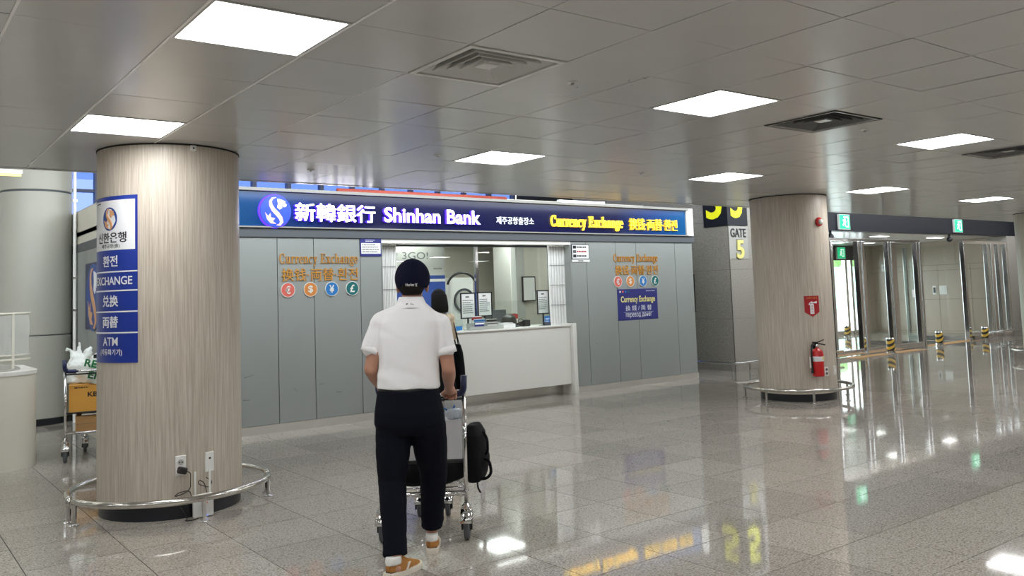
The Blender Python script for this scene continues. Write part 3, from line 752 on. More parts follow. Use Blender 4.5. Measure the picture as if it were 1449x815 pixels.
for i in range(3):
    z = 2.282-i*0.07
    obj('pictogram', MB().box(8.925, 8.99, YF-0.0375, YF-0.0355, z-0.026, z+0.02), 'ink_grey' if i == 1 else 'ink', n2)
    print_lines(9.005, 9.24, z-0.025, z+0.02, 1, front(YF-0.036), n2, 'red_sign' if i == 1 else 'ink', 0.5, 9+i)
print_lines(9.03, 9.15, 2.052, 2.074, 1, front(YF-0.033), n2, 'ink', 0.6, 19)

# ------------------------------------------------------------------ service window and counter
win = thing('window_2', 'wide glass service window of the bank booth', None, (0, 0, 0), kind='structure')
obj('window_head', MB().box(5.54, 8.89, YF-0.02, YF+0.1, 2.315, 2.37), 'white_panel', win)
GYY = YF+0.24
for x in (5.535, 8.874): obj('window_jamb', MB().box(x, x+0.016, YF-0.024, YF+0.3, 1.075 if x < 6 else 1.095, 2.315), 'booth_panel', win)
obj('window_track', MB().box(5.54, 8.89, GYY-0.02, GYY+0.03, 2.29, 2.32), 'grey_plastic', win)
obj('window_pane', MB().box(5.56, 7.24, GYY, GYY+0.008, 1.07, 2.30), 'glass', win)
obj('window_pane', MB().box(7.28, 8.86, GYY+0.012, GYY+0.020, 1.07, 2.30), 'glass', win)
obj('window_mullion', MB().box(7.235, 7.285, GYY-0.012, GYY+0.03, 1.07, 2.30), 'chrome', win, bevel=0.003)
obj('glass_screen', MB().box(6.75, 8.86, GYY-0.10, GYY-0.092, 1.07, 1.475), 'glass', win)
def shutter(label, x0, x1):
    t = thing('folding_shutter', label, 'shutter', (0, 0, 0), group='white folding shutters of the bank window')
    n = 11; w = (x1-x0)/n; sl0 = None
    slat = MB().box(-w*0.40, w*0.40, -0.003, 0.003, 1.075, 2.315)
    for i in range(n):
        loc = (x0+(i+0.5)*w, YF+0.13, 0)
        if sl0 is None: o = sl0 = obj('slat', slat, 'white_gloss', t, loc=loc)
        else: o = share(sl0, parent=t, loc=loc)
        o.rotation_euler = (0, 0, R(22 if i % 2 else -22))
    obj('dark_backing', MB().box(x0, x1, YF+0.165, YF+0.17, 1.075, 2.315), 'grey_plastic', t)
    for z in (1.38, 1.69, 2.0, 2.28):
        obj('cross_rod', MB().box(x0, x1, YF+0.112, YF+0.116, z, z+0.006), 'ink_grey', t)
    obj('end_post', MB().box(x0-0.010, x0, YF+0.118, YF+0.142, 1.075, 2.315), 'white_gloss', t); obj('end_post', MB().box(x1, x1+0.010, YF+0.118, YF+0.142, 1.075, 2.315), 'white_gloss', t)
shutter('white folded shutter behind the cap wearer at the window', 5.56, 5.83)
shutter('white folded shutter at the right end of the counter', 8.56, 8.86)

ct = thing('service_counter', 'white bank counter with recessed steel kick plate', 'counter', (0, 0, 0))
obj('front_panel', MB().box(5.54, 8.805, YF-0.03, YF+0.02, 0.16, 1.045), 'white_panel', ct, bevel=0.004)
obj('worktop', MB().box(5.54, 8.82, YF-0.05, YF+0.72, 1.047, 1.072), 'white_panel', ct, bevel=0.004)
obj('end_panel', MB().box(8.81, 8.885, YF-0.09, YF+0.3, 0.0, 1.09), 'white_panel', ct, bevel=0.004)
obj('kick_plate', MB().box(5.54, 8.81, YF+0.20, YF+0.22, 0.0, 0.18), 'brushed', ct)

# ------------------------------------------------------------------ things on the counter and in the office
def on_front(cx, cy, z, rz, tilt=0.0):
    Mx = Matrix.Translation((cx, cy, z)) @ Matrix.Rotation(rz, 4, 'Z') @ Matrix.Rotation(tilt, 4, 'X')
    return Mx
def a4_stand(label, cx, cz, w, h, seed, y=YF+0.20):
    t = thing('sign_holder', label, 'sign holder', (cx, y, cz), group='framed notices standing on the counter')
    fn = lambda u, v, d: Vector((u, -d, v))
    fr = MB(); b = 0.016
    for q in ((-w/2, w/2, 0, b), (-w/2, w/2, h-b, h), (-w/2, -w/2+b, b, h-b), (w/2-b, w/2, b, h-b)): fr.box(q[0], q[1], -0.008, 0.008, q[2], q[3])
    obj('black_frame', fr, 'dark_plastic', t)
    obj('notice_sheet', MB().box(-w/2+b, w/2-b, -0.003, 0.003, b, h-b), 'paper', t)
    print_lines(-w*0.16, w*0.16, h*0.80, h*0.88, 1, fn, t, 'ink', 0.6, seed, (0.003, 0.0045)); print_lines(-w*0.36, w*0.36, h*0.18, h*0.74, 7, fn, t, 'ink_grey', 0.35, seed+1, (0.003, 0.0045))
    if cz > 1.15: obj('holder_stem', MB().box(-0.012, 0.012, 0.002, 0.012, 1.072-cz, 0.01), 'dark_plastic', t)
    obj('holder_foot', MB().box(-0.06, 0.06, -0.03, 0.06, 1.072-cz, 1.08-cz), 'dark_plastic', t)
a4_stand('black framed notice on the counter left of the window mullion', 7.06, 1.24, 0.26, 0.375, 21)
a4_stand('black framed notice on the counter right of the window mullion', 7.36, 1.26, 0.26, 0.36, 31)
a4_stand('black framed notice at the right end of the counter', 8.47, 1.25, 0.235, 0.37, 41)
# brochure rack with leaflets
br = thing('brochure_rack', 'clear stepped brochure rack on the counter', 'rack', (7.3, YF+0.10, 1.072))
obj('rack_base', MB().box(-0.30, 0.30, -0.02, 0.16, 0, 0.008).box(-0.30, 0.30, -0.02, -0.015, 0, 0.05).box(-0.30, 0.30, 0.06, 0.065, 0, 0.10), 'film', br)
lc = [('navy bank leaflet in the front of the brochure rack', -0.20, -0.008, 0.16, 0.10, 'poster_navy'), ('picture leaflet in the front right of the brochure rack', 0.02, -0.008, 0.18, 0.09, 'wall_grey'), ('white leaflet in the rear of the brochure rack', -0.16, 0.072, 0.20, 0.15, 'paper'),
      ('grey leaflet in the rear right of the brochure rack', 0.06, 0.072, 0.19, 0.14, 'cream'), ('leaflet with a red stripe at the back of the rack', -0.19, 0.09, 0.18, 0.19, 'white_gloss')]
for i, (lb, x, y, w, h, mt) in enumerate(lc):
    t = thing('leaflet', lb, 'leaflet', (7.3+x, YF+0.10+y, 1.08), group='leaflets on the bank counter')
    obj('leaflet_stack', MB().box(0, w, 0, 0.012, 0, h), mt, t)
    obj('leaflet_header', MB().box(0, w, -0.001, 0.0, h*0.7, h*0.92), ('sign_white', 'ink_grey', 'disc_blue', 'ink', 'red_sign')[i], t)
# monitor, card terminal, phone-like devices, plate stands
def monitor(label, x, y, z, w, h, rz, back=True):
    t = thing('monitor', label, 'monitor', (x, y, z), rz, group='monitors in the bank office')
    obj('screen_housing', MB().box(-w/2, w/2, -0.02, 0.02, 0.10, 0.10+h), 'grey_plastic', t, bevel=0.006)
    obj('back_cover', MB().box(-w*0.3, w*0.3, -0.05, -0.02, 0.14, 0.10+h*0.8), 'grey_plastic', t, bevel=0.01)
    obj('monitor_neck', MB().box(-0.03, 0.03, -0.02, 0.02, 0.0, 0.14), 'dark_plastic', t); obj('monitor_foot', MB().box(-0.11, 0.11, -0.08, 0.08, 0, 0.012), 'dark_plastic', t)
DKY = 11.35
tag(obj('office_desk', MB().box(6.2, 9.4, YF+0.73, DKY+0.35, 0.72, 0.76).box(6.2, 6.24, YF+0.75, DKY+0.33, 0, 0.72).box(9.36, 9.4, YF+0.75, DKY+0.33, 0, 0.72), 'cream'), 'pale office desk behind the bank counter', 'desk')
monitor('dark grey monitor seen from behind, beside the brochure rack', 8.02, 11.06, 0.975, 0.42, 0.26, R(8))
monitor('second dark monitor behind the card terminal', 8.38, 11.3, 0.92, 0.36, 0.24, R(-20))
tag(obj('monitor_riser', MB().box(7.75, 8.6, 10.9, 11.42, 0.76, 0.92).box(7.8, 8.25, 10.9, 11.1, 0.92, 0.97), 'cream', bevel=0.004), 'pale riser under the office monitors', 'riser')
t = thing('card_terminal', 'black card terminal on the counter by the monitors', 'terminal', (8.17, YF+0.25, 1.073), R(12))
obj('terminal_body', MB().prism([(-0.02, 0), (0.15, 0), (0.15, 0.05), (-0.02, 0.10)], lambda u, v, d: Vector((d, u, v)), -0.07, 0.07), 'dark_plastic', t, bevel=0.008)
obj('terminal_screen', MB().box(-0.05, 0.05, 0.0, 0.06, 0.096, 0.10), 'grey_plastic', t); obj('terminal_cable', MB().tube(fillet([(0, 0.15, 0.02), (0.05, 0.22, 0.10), (0.14, 0.2, 0.12), (0.2, 0.2, 0.0)], 0.06), 0.006, 8), 'dark_plastic', t, smooth=True)
t = thing('note_counter', 'round black banknote counting machine on the counter', 'machine', (7.93, YF+0.38, 1.072))
obj('machine_body', MB().lathe([(0.0, 0.0), (0.12, 0.0), (0.125, 0.06), (0.11, 0.15), (0.06, 0.19), (0.0, 0.195)], 24), 'dark_plastic', t, smooth='auto')
obj('machine_tray', MB().box(-0.08, 0.08, -0.15, -0.05, 0.0, 0.03), 'grey_plastic', t, bevel=0.006)
t = thing('desk_calendar', 'small red topped desk card behind the card terminal', 'card', (8.18, YF+0.58, 1.073))
obj('card_sheet', MB().box(-0.075, 0.075, -0.004, 0.004, 0.06, 0.19), 'paper', t); obj('card_header', MB().box(-0.075, 0.075, -0.006, -0.004, 0.115, 0.19), 'fire_red', t); obj('card_stand', MB().box(-0.06, 0.06, -0.03, 0.05, 0, 0.06), 'paper', t)
t = thing('leaflet_holder', 'small blue leaflet holder under the right framed notice', 'holder', (8.47, YF+0.12, 1.072))
obj('holder_shell', MB().box(-0.06, 0.06, -0.02, 0.02, 0, 0.05), 'grey_plastic', t); obj('blue_leaflet', MB().box(-0.05, 0.05, -0.012, -0.004, 0.01, 0.145), 'disc_blue', t); print_lines(-0.04, 0.04, 0.03, 0.12, 4, lambda u, v, d: Vector((u, -0.012-d, v)), t, 'sign_white', 0.4, 77)
t = thing('acrylic_box', 'clear acrylic box on the counter beside the woman', 'box', (6.80, YF+0.14, 1.072))
obj('box_shell', MB().box(-0.09, 0.09, -0.05, 0.05, 0, 0.17), 'glass', t); obj('box_label', MB().box(-0.07, 0.07, -0.054, -0.051, 0.01, 0.07), 'disc_blue', t)
t = thing('paper_tray', 'white paper tray beside the brochure rack', 'tray', (7.73, YF+0.2, 1.072))
obj('tray_body', MB().box(-0.10, 0.12, -0.09, 0.1, 0, 0.06), 'white_gloss', t, bevel=0.005); obj('paper_stack', MB().box(-0.08, 0.10, -0.06, 0.08, 0.06, 0.075), 'paper', t)
# hanging framed mirror-like board and pillar in the office
t = thing('wall_board', 'white framed board hanging inside the bank window', 'board', (9.30, 11.98, 1.46))
obj('board_frame', MB().box(-0.02, 0.27, -0.015, 0.015, -0.02, 0.42), 'dark_plastic', t); obj('board_face', MB().box(0.0, 0.25, -0.018, -0.015, 0.0, 0.40), 'white_gloss', t)
ip = struct(obj('wall_office_pillar', MB().box(9.05, 9.36, 12.0, 12.5, 0, 2.6), 'wall_grey'), 'square pillar inside the bank office')
obj('pillar_corner', MB().box(9.05, 9.16, 11.985, 12.0, 1.0, 2.6), 'white_gloss', ip)
struct(obj('wall_office_partition', MB().box(9.36, 11.6, 12.0, 12.06, 0, 2.6), 'cream'), 'cream partition inside the bank office')
# standing air purifier
t = thing('air_purifier', 'tall white air purifier with a round grey vent in the office', 'appliance', (7.98, 12.0, 0.0))
obj('purifier_body', MB().loft([(0, 0.1, 0.0, 0.27, 0.16), (0, 0.1, 1.82, 0.27, 0.16), (0, 0.1, 1.88, 0.25, 0.14)], p=4.5), 'white_gloss', t, smooth='auto')
def disc_y(mb): return mb
for nm, r0, r1, dz, mt in (('vent_ring', 0.17, 0.20, 0.03, 'grey_plastic'), ('vent_grille', 0.0, 0.165, 0.02, 'wall_grey'), ('vent_hub', 0.0, 0.07, 0.035, 'vent_white')):
    o = obj(nm, MB().lathe([(r0, 0), (r0, dz), (r1, dz), (r1, 0)] if r0 else [(0, dz), (r1, dz), (r1, 0)], 36), mt, t, smooth='auto'); o.matrix_local = Matrix.Translation((0.03, -0.06, 1.50)) @ Matrix.Rotation(R(90), 4, 'X')
obj('purifier_hood', MB().tube([(0.30*math.cos(R(a)), -0.07, 1.70+0.26*math.sin(R(a))) for a in range(20, 165, 12)], 0.02, 8), 'dark_plastic', t, smooth=True)
# tall printed banner behind the glass
bn = thing('window_banner', 'grey and blue advertising banner behind the left window pane', 'banner', (0, 0, 0))
BYY = 10.97
obj('banner_top', MB().box(5.7, 7.03, BYY, BYY+0.02, 1.895, 2.42), 'wall_grey', bn); obj('banner_bottom', MB().box(5.7, 7.03, BYY, BYY+0.02, 0.77, 1.895), 'disc_navy' if 'disc_navy' in MATS else mat('disc_navy', rgb(36, 72, 150), 0.4), bn)
fb = front(BYY)
fit_text('banner_text', '쏠 3GO!', 6.06, 6.74, 2.13, 2.26, fb, 'ink_grey', bn, bold=0.0, depth=(0, 0.001))
fit_text('banner_text', 'Shinhan Bank', 6.83, 6.98, 1.985, 2.01, fb, 'ink_grey', bn, bold=0.01, depth=(0, 0.001))
obj('banner_stripe', MB().box(5.7, 7.03, BYY-0.002, BYY, 1.80, 1.84), 'disc_rim', bn)

# fittings visible above the sign
tag(obj('red_pipe', MB().tube([(5.3, 11.0, 3.105), (8.25, 11.0, 3.105)], 0.035, 12).box(5.5, 5.54, 10.97, 11.03, 2.965, 3.09).box(8.0, 8.04, 10.97, 11.03, 2.965, 3.09), 'red_pipe', smooth=True), 'red pipe running above the bank sign', 'pipe')
t = thing('tube_lamp', 'white tube lamp lying on top of the bank booth', 'lamp', (9.83, 10.95, 3.08))
mat('tube_glow', rgb(255, 255, 250), 0.5, emit=1.6); obj('tube', MB().box(-0.46, 0.46, -0.03, 0.03, 0.0, 0.045), 'tube_glow', t); obj('tube_socket', MB().box(-0.52, -0.46, -0.035, 0.035, -0.09, 0.05).box(0.46, 0.52, -0.035, 0.035, -0.09, 0.05), 'white_gloss', t); obj('tube_channel', MB().box(-0.5, 0.5, -0.04, 0.04, -0.09, -0.004), 'cream', t)
tag(obj('roof_duct', MB().box(8.25, 11.5, 11.1, 11.4, 2.96, 3.12), 'cream'), 'cream duct lying on top of the bank booth', 'duct')
struct(obj('ceiling_booth_roof', MB().box(BX0, BX1, YF+0.12, BD, 2.95, 2.965), 'wall_grey'))
# ------------------------------------------------------------------ sign wrapped round the near column
def curved(c, r, az0):
    a0 = R(az0)
    return lambda u, v, d: Vector((c[0]+(r+d)*math.cos(a0+u/r), c[1]+(r+d)*math.sin(a0+u/r), v))
def curved_panel(u0, u1, v0, v1, fn, d0, d1, n=16):
    v = []; 
    for d in (d0, d1):
        for w in (v0, v1):
            v += [fn(u0+(u1-u0)*i/n, w, d) for i in range(n+1)]
    k = n+1; f = []
    for i in range(n):
        f += [(i, i+1, k+i+1, k+i), (2*k+i, 3*k+i, 3*k+i+1, 2*k+i+1), (i, 2*k+i, 2*k+i+1, i+1), (k+i, k+i+1, 3*k+i+1, 3*k+i)]
    f += [(0, k, 3*k, 2*k), (n, 2*k+n, 3*k+n, k+n)]
    return MB().add(v, f)
cs = thing('column_sign', 'tall blue and white exchange sign wrapped round the wood column', 'sign', (0, 0, 0))
fc = curved(C1, C1[2], -157.3); HW = 0.2515
obj('sign_sheet', curved_panel(-HW, HW, 1.156, 2.403, fc, 0.0005, 0.004, 24), 'sign_blue', cs, smooth='auto')
obj('white_field', curved_panel(-HW+0.014, HW-0.018, 1.996, 2.372, fc, 0.004, 0.0055, 24), 'sign_white', cs, smooth='auto')
for z in (1.833, 1.691, 1.5345, 1.378): obj('divider_line', curved_panel(-HW, HW, z-0.005, z+0.005, fc, 0.004, 0.0055, 24), 'sign_white', cs, smooth='auto')
mat('print_blue', rgb(24, 70, 150), 0.35); mat('print_peach', rgb(214, 160, 112), 0.35)
fe = lambda u, v, d: fc(u*0.92, v, d)
round_sign('col', 0.0, 2.232, 0.088, fe, cs, ('print_blue', 'print_peach', 'print_peach'), (0.0055, 0.007))
D_ = (0.0055, 0.0065)
fit_text('sign_text', '신한은행', -0.165, 0.165, 2.05, 2.13, fc, 'ink', cs, bold=0.02, depth=D_)
fit_text('sign_text', '제주공항(출)', -0.105, 0.105, 2.008, 2.042, fc, 'ink', cs, bold=0.005, depth=D_)
fit_text('sign_text', '환전', -0.085, 0.085, 1.872, 1.955, fc, 'sign_white', cs, bold=0.018, depth=D_)
fit_text('sign_text', 'EXCHANGE', -0.212, 0.212, 1.735, 1.797, fc, 'sign_white', cs, bold=0.012, depth=D_)
fit_text('sign_text', '兑换', -0.09, 0.09, 1.572, 1.658, fc, 'sign_white', cs, bold=0.014, depth=D_)
fit_text('sign_text', '両替', -0.09, 0.09, 1.415, 1.502, fc, 'sign_white', cs, bold=0.014, depth=D_)
fit_text('sign_text', 'ATM', -0.085, 0.085, 1.283, 1.345, fc, 'sign_white', cs, bold=0.005, depth=D_)
fit_text('sign_text', '(자동화기기)', -0.125, 0.125, 1.205, 1.258, fc, 'sign_white', cs, bold=0.006, depth=D_)
print_lines(-0.2, -0.10, 2.35, 2.362, 1, fc, cs, 'ink_grey', 0.7, 3, (0.0055, 0.0062))

def plate_on(c, az, z, name, label, cat, group=None):
    """empty on a column face: local x to the viewer's right, y into the column, z up"""
    a = R(az); t = thing(name, label, cat, (c[0]+c[2]*math.cos(a), c[1]+c[2]*math.sin(a), z), a+R(90), group); return t
# power socket with plug and cable
t = plate_on(C1, -98.6, 0.385, 'wall_socket', 'white power socket with a black plug low on the near column', 'socket', 'white socket plates on columns')
obj('socket_plate', MB().box(-0.037, 0.037, -0.009, 0.004, -0.072, 0.075), 'white_gloss', t, bevel=0.004)
def face_disc(name, r, x, z, y, mt, parent, h=0.004):
    o = obj(name, MB().lathe([(0.0, h), (r, h), (r, 0)], 24), mt, parent, smooth='auto'); o.matrix_local = Matrix.Translation((x, y, z)) @ Matrix.Rotation(R(90), 4, 'X'); return o
face_disc('socket_well', 0.022, 0, 0.028, -0.009, 'wall_grey', t); face_disc('pin_hole', 0.005, -0.009, 0.028, -0.012, 'ink', t); face_disc('pin_hole', 0.005, 0.009, 0.028, -0.012, 'ink', t)
t = plate_on(C1, -98.6, 0.385, 'power_adapter', 'black plug and looping cable hanging from the near column socket', 'plug')
pl = obj('plug_body', MB().box(-0.028, 0.028, -0.075, -0.009, -0.055, -0.005), 'dark_plastic', t, bevel=0.012)
pl.rotation_euler = (0, R(18), R(20))
obj('cable', MB().tube(fillet([(0.035, -0.06, -0.035), (0.062, -0.055, -0.05), (0.064, -0.03, -0.17), (0.02, -0.025, -0.20), (-0.05, -0.02, -0.215), (-0.02, -0.02, -0.19), (0.06, -0.02, -0.18), (0.075, -0.02, -0.24), (0.08, -0.04, -0.3)], 0.03), 0.0032, 8), 'dark_plastic', t, smooth=True)
t = plate_on(C1, -75.6, 0.385, 'wall_socket', 'white data socket plate on the near column, right of the power socket', 'socket', 'white socket plates on columns')
obj('socket_plate', MB().box(-0.036, 0.036, -0.009, 0.004, -0.072, 0.073), 'white_gloss', t, bevel=0.004); obj('data_port', MB().box(-0.008, 0.008, -0.011, -0.008, 0.02, 0.034), 'ink', t); obj('port_cover', MB().box(-0.014, 0.014, -0.0105, -0.008, -0.045, -0.03), 'paper', t)
# wifi router with two aerials
t = plate_on((C1[0], C1[1], C1[2]+0.06), -84.3, 0.0, 'wifi_router', 'white router with two aerials standing at the foot of the near column', 'router')
obj('router_case', MB().box(-0.072, 0.078, -0.02, 0.02, 0.004, 0.17), 'white_gloss', t, bevel=0.012, seg=3)
for x in (-0.055, 0.055): obj('aerial', MB().box(x-0.0075, x+0.0075, -0.006, 0.006, 0.165, 0.34), 'white_gloss', t, bevel=0.004)
obj('status_light', MB().box(0.02, 0.03, -0.0215, -0.0195, 0.012, 0.016), mat('led_blue', rgb(80, 120, 255), 0.4, emit=4.0), t); obj('router_label', MB().box(0.0, 0.03, -0.0212, -0.0198, 0.10, 0.112), mat('label_orange', rgb(226, 120, 70), 0.5), t)
obj('router_cable', MB().tube(fillet([(-0.03, 0.0, 0.006), (-0.08, -0.05, 0.006), (-0.15, -0.03, 0.006), (-0.1, 0.03, 0.006), (-0.16, 0.02, 0.1)], 0.03), 0.004, 8), 'dark_plastic', t, smooth=True)
obj('data_cable', MB().tube(fillet([(0.04, 0.02, 0.17), (0.03, 0.035, 0.24), (-0.01, 0.035, 0.27), (-0.02, 0.035, 0.24), (0.06, 0.035, 0.2), (0.09, 0.03, 0.24), (0.04, 0.03, 0.28)], 0.02), 0.003, 8), 'dark_plastic', t, smooth=True)
t = plate_on(C1, -87.3, 2.758, 'wall_sensor', 'small white sensor at the top of the near column', 'sensor')
obj('sensor_case', MB().box(-0.022, 0.022, -0.018, 0.002, -0.022, 0.022), 'white_gloss', t, bevel=0.004); face_disc('sensor_eye', 0.007, 0, 0, -0.018, 'ink', t, 0.002)
# fittings on the extinguisher column
t = plate_on(C2, -97.3, 2.404, 'fire_alarm', 'red round fire alarm high on the far column', 'alarm')
for nm, pr, mt in (('alarm_base', [(0.062, 0.0), (0.062, 0.02), (0.05, 0.03), (0.0, 0.03)], 'fire_red'), ('alarm_lens', [(0.036, 0.03), (0.034, 0.05), (0.02, 0.062), (0.0, 0.064)], 'vent_white')):
    o = obj(nm, MB().lathe(pr, 28), mt, t, smooth='auto'); o.matrix_local = Matrix.Rotation(R(90), 4, 'X')
es = thing('extinguisher_sign', 'red pointed fire extinguisher sign on the far column', 'sign', (0, 0, 0))
f2 = curved(C2, C2[2], -118.0)
def pent(u0, u1, z0, z1, zp, fn, d0, d1, n=10):
    v = []; f = []
    for d in (d0, d1):
        for i in range(n+1):
            u = u0+(u1-u0)*i/n; zb = zp+(z0-zp)*abs(2*i/n-1); v += [fn(u, zb, d), fn(u, z1, d)]
    k = 2*(n+1)
    for i in range(n):
        a = 2*i; f += [(a, a+2, a+3, a+1), (k+a, k+a+1, k+a+3, k+a+2), (a, k+a, k+a+2, a+2), (a+1, a+3, k+a+3, k+a+1)]
    f += [(0, 1, k+1, k), (2*n, k+2*n, k+2*n+1, 2*n+1)]
    return MB().add(v, f)
obj('sign_plate', pent(-0.105, 0.105, 1.19, 1.407, 1.125, f2, 0.0005, 0.004), 'red_sign', es, smooth='auto')
fit_text('sign_text', '소화기 표시', -0.075, 0.075, 1.365, 1.393, f2, 'box_orange', es, depth=(0.004, 0.005))
obj('pictogram_body', MB().prism([(-0.03, 1.165), (0.025, 1.165), (0.025, 1.29), (0.01, 1.305), (-0.012, 1.305), (-0.03, 1.29)], f2, 0.0055, 0.004), 'sign_white', es)
obj('pictogram_nozzle', MB().prism([(-0.03, 1.315), (-0.01, 1.335), (0.02, 1.322), (0.07, 1.335), (0.07, 1.305), (0.0, 1.308)], f2, 0.0055, 0.004), 'sign_white', es)
obj('pictogram_hose', MB().prism([(-0.05, 1.29), (-0.038, 1.315), (-0.02, 1.32), (-0.035, 1.28)], f2, 0.0055, 0.004), 'sign_white', es)
fit_text('sign_text', '소', -0.018, 0.014, 1.255, 1.285, f2, 'red_sign', es, depth=(0.0055, 0.006)); fit_text('sign_text', '화', -0.018, 0.014, 1.215, 1.245, f2, 'red_sign', es, depth=(0.0055, 0.006)); fit_text('sign_text', '기', -0.018, 0.014, 1.175, 1.205, f2, 'red_sign', es, depth=(0.0055, 0.006))
t = plate_on((C2[0], C2[1], C2[2]+0.085), -119.0, 0.345, 'fire_extinguisher', 'red fire extinguisher hanging on the far column', 'extinguisher'); t.scale = (0.94, 0.94, 0.90)
obj('cylinder', MB().lathe([(0.0, 0.0), (0.072, 0.0), (0.082, 0.012), (0.082, 0.33), (0.07, 0.375), (0.035, 0.40), (0.025, 0.42), (0.0, 0.42)], 32), 'fire_red', t, smooth='auto')
obj('white_label', MB().lathe([(0.0825, 0.22), (0.0835, 0.222), (0.0835, 0.288), (0.0825, 0.29)], 32), 'sign_white', t, smooth='auto'); obj('yellow_label', MB().lathe([(0.084, 0.245), (0.0845, 0.246), (0.0845, 0.285), (0.084, 0.286)], 8, a0=R(-70), a1=R(-20)), 'pale_yellow', t)
obj('valve', MB().lathe([(0.02, 0.42), (0.024, 0.45), (0.014, 0.47)], 16), 'brushed', t, smooth='auto')
obj('lever', MB().tube(fillet([(-0.03, 0, 0.47), (0.03, -0.02, 0.475), (0.10, -0.05, 0.455)], 0.02), 0.009, 8), 'dark_plastic', t, smooth=True); obj('carry_handle', MB().tube(fillet([(-0.02, 0, 0.485), (0.04, -0.02, 0.51), (0.09, -0.04, 0.535)], 0.02), 0.008, 8), 'dark_plastic', t, smooth=True)
obj('hose', MB().tube(fillet([(-0.02, 0, 0.46), (-0.085, -0.01, 0.47), (-0.10, -0.02, 0.33), (-0.095, -0.02, 0.12)], 0.05), 0.012, 10), 'dark_plastic', t, smooth=True); obj('nozzle', MB().lathe([(0.012, 0.0), (0.022, -0.08), (0.0, -0.08)], 12, (-0.095, -0.02, 0.13)), 'dark_plastic', t, smooth='auto')
obj('wall_hook', MB().box(-0.03, 0.03, 0.03, 0.075, 0.40, 0.5), 'dark_plastic', t); obj('inspection_tag', MB().box(-0.135, -0.115, -0.02, -0.018, 0.13, 0.29), 'paper', t)
obj('bracket', MB().box(-0.04, 0.04, 0.06, 0.08, 0.1, 0.16), 'dark_plastic', t)
for az, lb in ((-100.2, 'white double power socket beside the fire extinguisher'), (-77.7, 'white blank plate at the edge of the far column')):
    t = plate_on(C2, az, 0.39, 'wall_socket', lb, 'socket', 'white socket plates on columns'); obj('socket_plate', MB().box(-0.036, 0.036, -0.009, 0.004, -0.062, 0.062), 'white_gloss', t, bevel=0.004)
    if az < -90:
        for z in (-0.026, 0.026): face_disc('socket_well', 0.019, 0, z, -0.009, 'ink_grey', t)
    else: obj('plate_button', MB().box(-0.012, 0.012, -0.012, -0.008, -0.02, 0.02), 'paper', t)

# ------------------------------------------------------------------ gate block and its rail
GBX, GBY = 13.06, 10.45
gb = struct(obj('wall_gate_block', MB().box(GBX+0.02, 16.36, GBY+0.02, 17.0, 0, ZT), 'joint'), 'grey stone clad block carrying the gate number')
rows = [(0.0, 0.97), (0.97, 1.90), (1.90, 2.83), (2.83, 3.76), (3.76, 4.7)]
for z0, z1 in rows:
    for i in range(4):
        y0 = GBY+i*1.1; obj('stone_slab', MB().box(GBX, GBX+0.02, y0+(0.002 if i else 0), y0+1.098, z0+0.002, z1-0.002), 'stone_grey', gb)
    for i, (x0, x1) in enumerate(((GBX, 14.2), (14.2, 15.3), (15.3, 16.36))):
        obj('stone_slab', MB().box(x0+0.002, x1-0.002, GBY, GBY+0.02, z0+0.002, z1-0.002), 'stone_grey', gb)
t = thing('guard_rail', 'low straight steel guard rail round the gate number block', 'rail', (0, 0, 0))
obj('rail_tube', MB().tube(fillet([(12.8, 13.2, 0.17), (12.8, 10.18, 0.17), (16.2, 10.18, 0.17)], 0.10), 0.024, 12), 'chrome', t, smooth=True)
for x, y in ((12.8, 10.3), (13.15, 10.18), (13.75, 10.18), (14.6, 10.18), (12.8, 11.4), (12.8, 12.6), (15.6, 10.18)):
    p = obj('rail_post', MB().lathe([(0.017, 0.0), (0.017, 0.16)], 12, (x, y, 0)), 'chrome', t, smooth='auto'); obj('post_flange', MB().lathe([(0.036, 0.0), (0.036, 0.006), (0.02, 0.012)], 14, (x, y, 0)), 'chrome', p, smooth='auto')
gs = thing('gate_sign', 'dark gate sign with yellow number wrapped round the block corner', 'sign', (0, 0, 0))
obj('side_board', MB().box(GBX-0.03, GBX-0.002, GBY-0.03, GBY+0.55, 2.735, 3.7), 'navy_beam', gs); obj('front_board', MB().box(GBX-0.002, GBX+0.565, GBY-0.03, GBY-0.002, 2.735, 3.7), 'navy_beam', gs)
mat('yellow_glow', rgb(246, 246, 20), 0.4, emit=0.15, ecol=rgb(246, 246, 20))
fit_text('gate_number', '5', -(GBY+0.47), -(GBY+0.09), 2.875, 3.52, lambda u, v, d: Vector((GBX-0.03-d, -u, v)), ['yellow_glow', 'yellow_glow'], gs, bold=0.03, depth=(0, 0.008)); fit_text('gate_number', '5', GBX+0.07, GBX+0.42, 2.875, 3.52, lambda u, v, d: Vector((u, GBY-0.03-d, v)), ['yellow_glow', 'yellow_glow'], gs, bold=0.03, depth=(0, 0.008))
t = thing('gate_plate', 'light wall plate reading gate with a pale number below', 'sign', (0, 0, 0))
fg = lambda u, v, d: Vector((u, GBY-0.002-d, v))
mat('plate_grey', rgb(172, 170, 163), 0.2)
obj('plate', MB().box(GBX+0.012, GBX+0.58, GBY-0.008, GBY-0.001, 2.10, 2.73), 'plate_grey', t)
fit_text('plate_letter', 'GATE', GBX+0.06, GBX+0.52, 2.51, 2.68, fg, 'ink', t, bold=0.012, depth=(0.006, 0.016), letters=True)
fit_text('plate_outline', '5', GBX+0.195, GBX+0.445, 2.085, 2.475, fg, 'ink_grey', t, bold=0.05, depth=(0.0, 0.008)); fit_text('plate_number', '5', GBX+0.21, GBX+0.43, 2.10, 2.46, fg, 'pale_yellow', t, bold=0.03, depth=(0.008, 0.03))
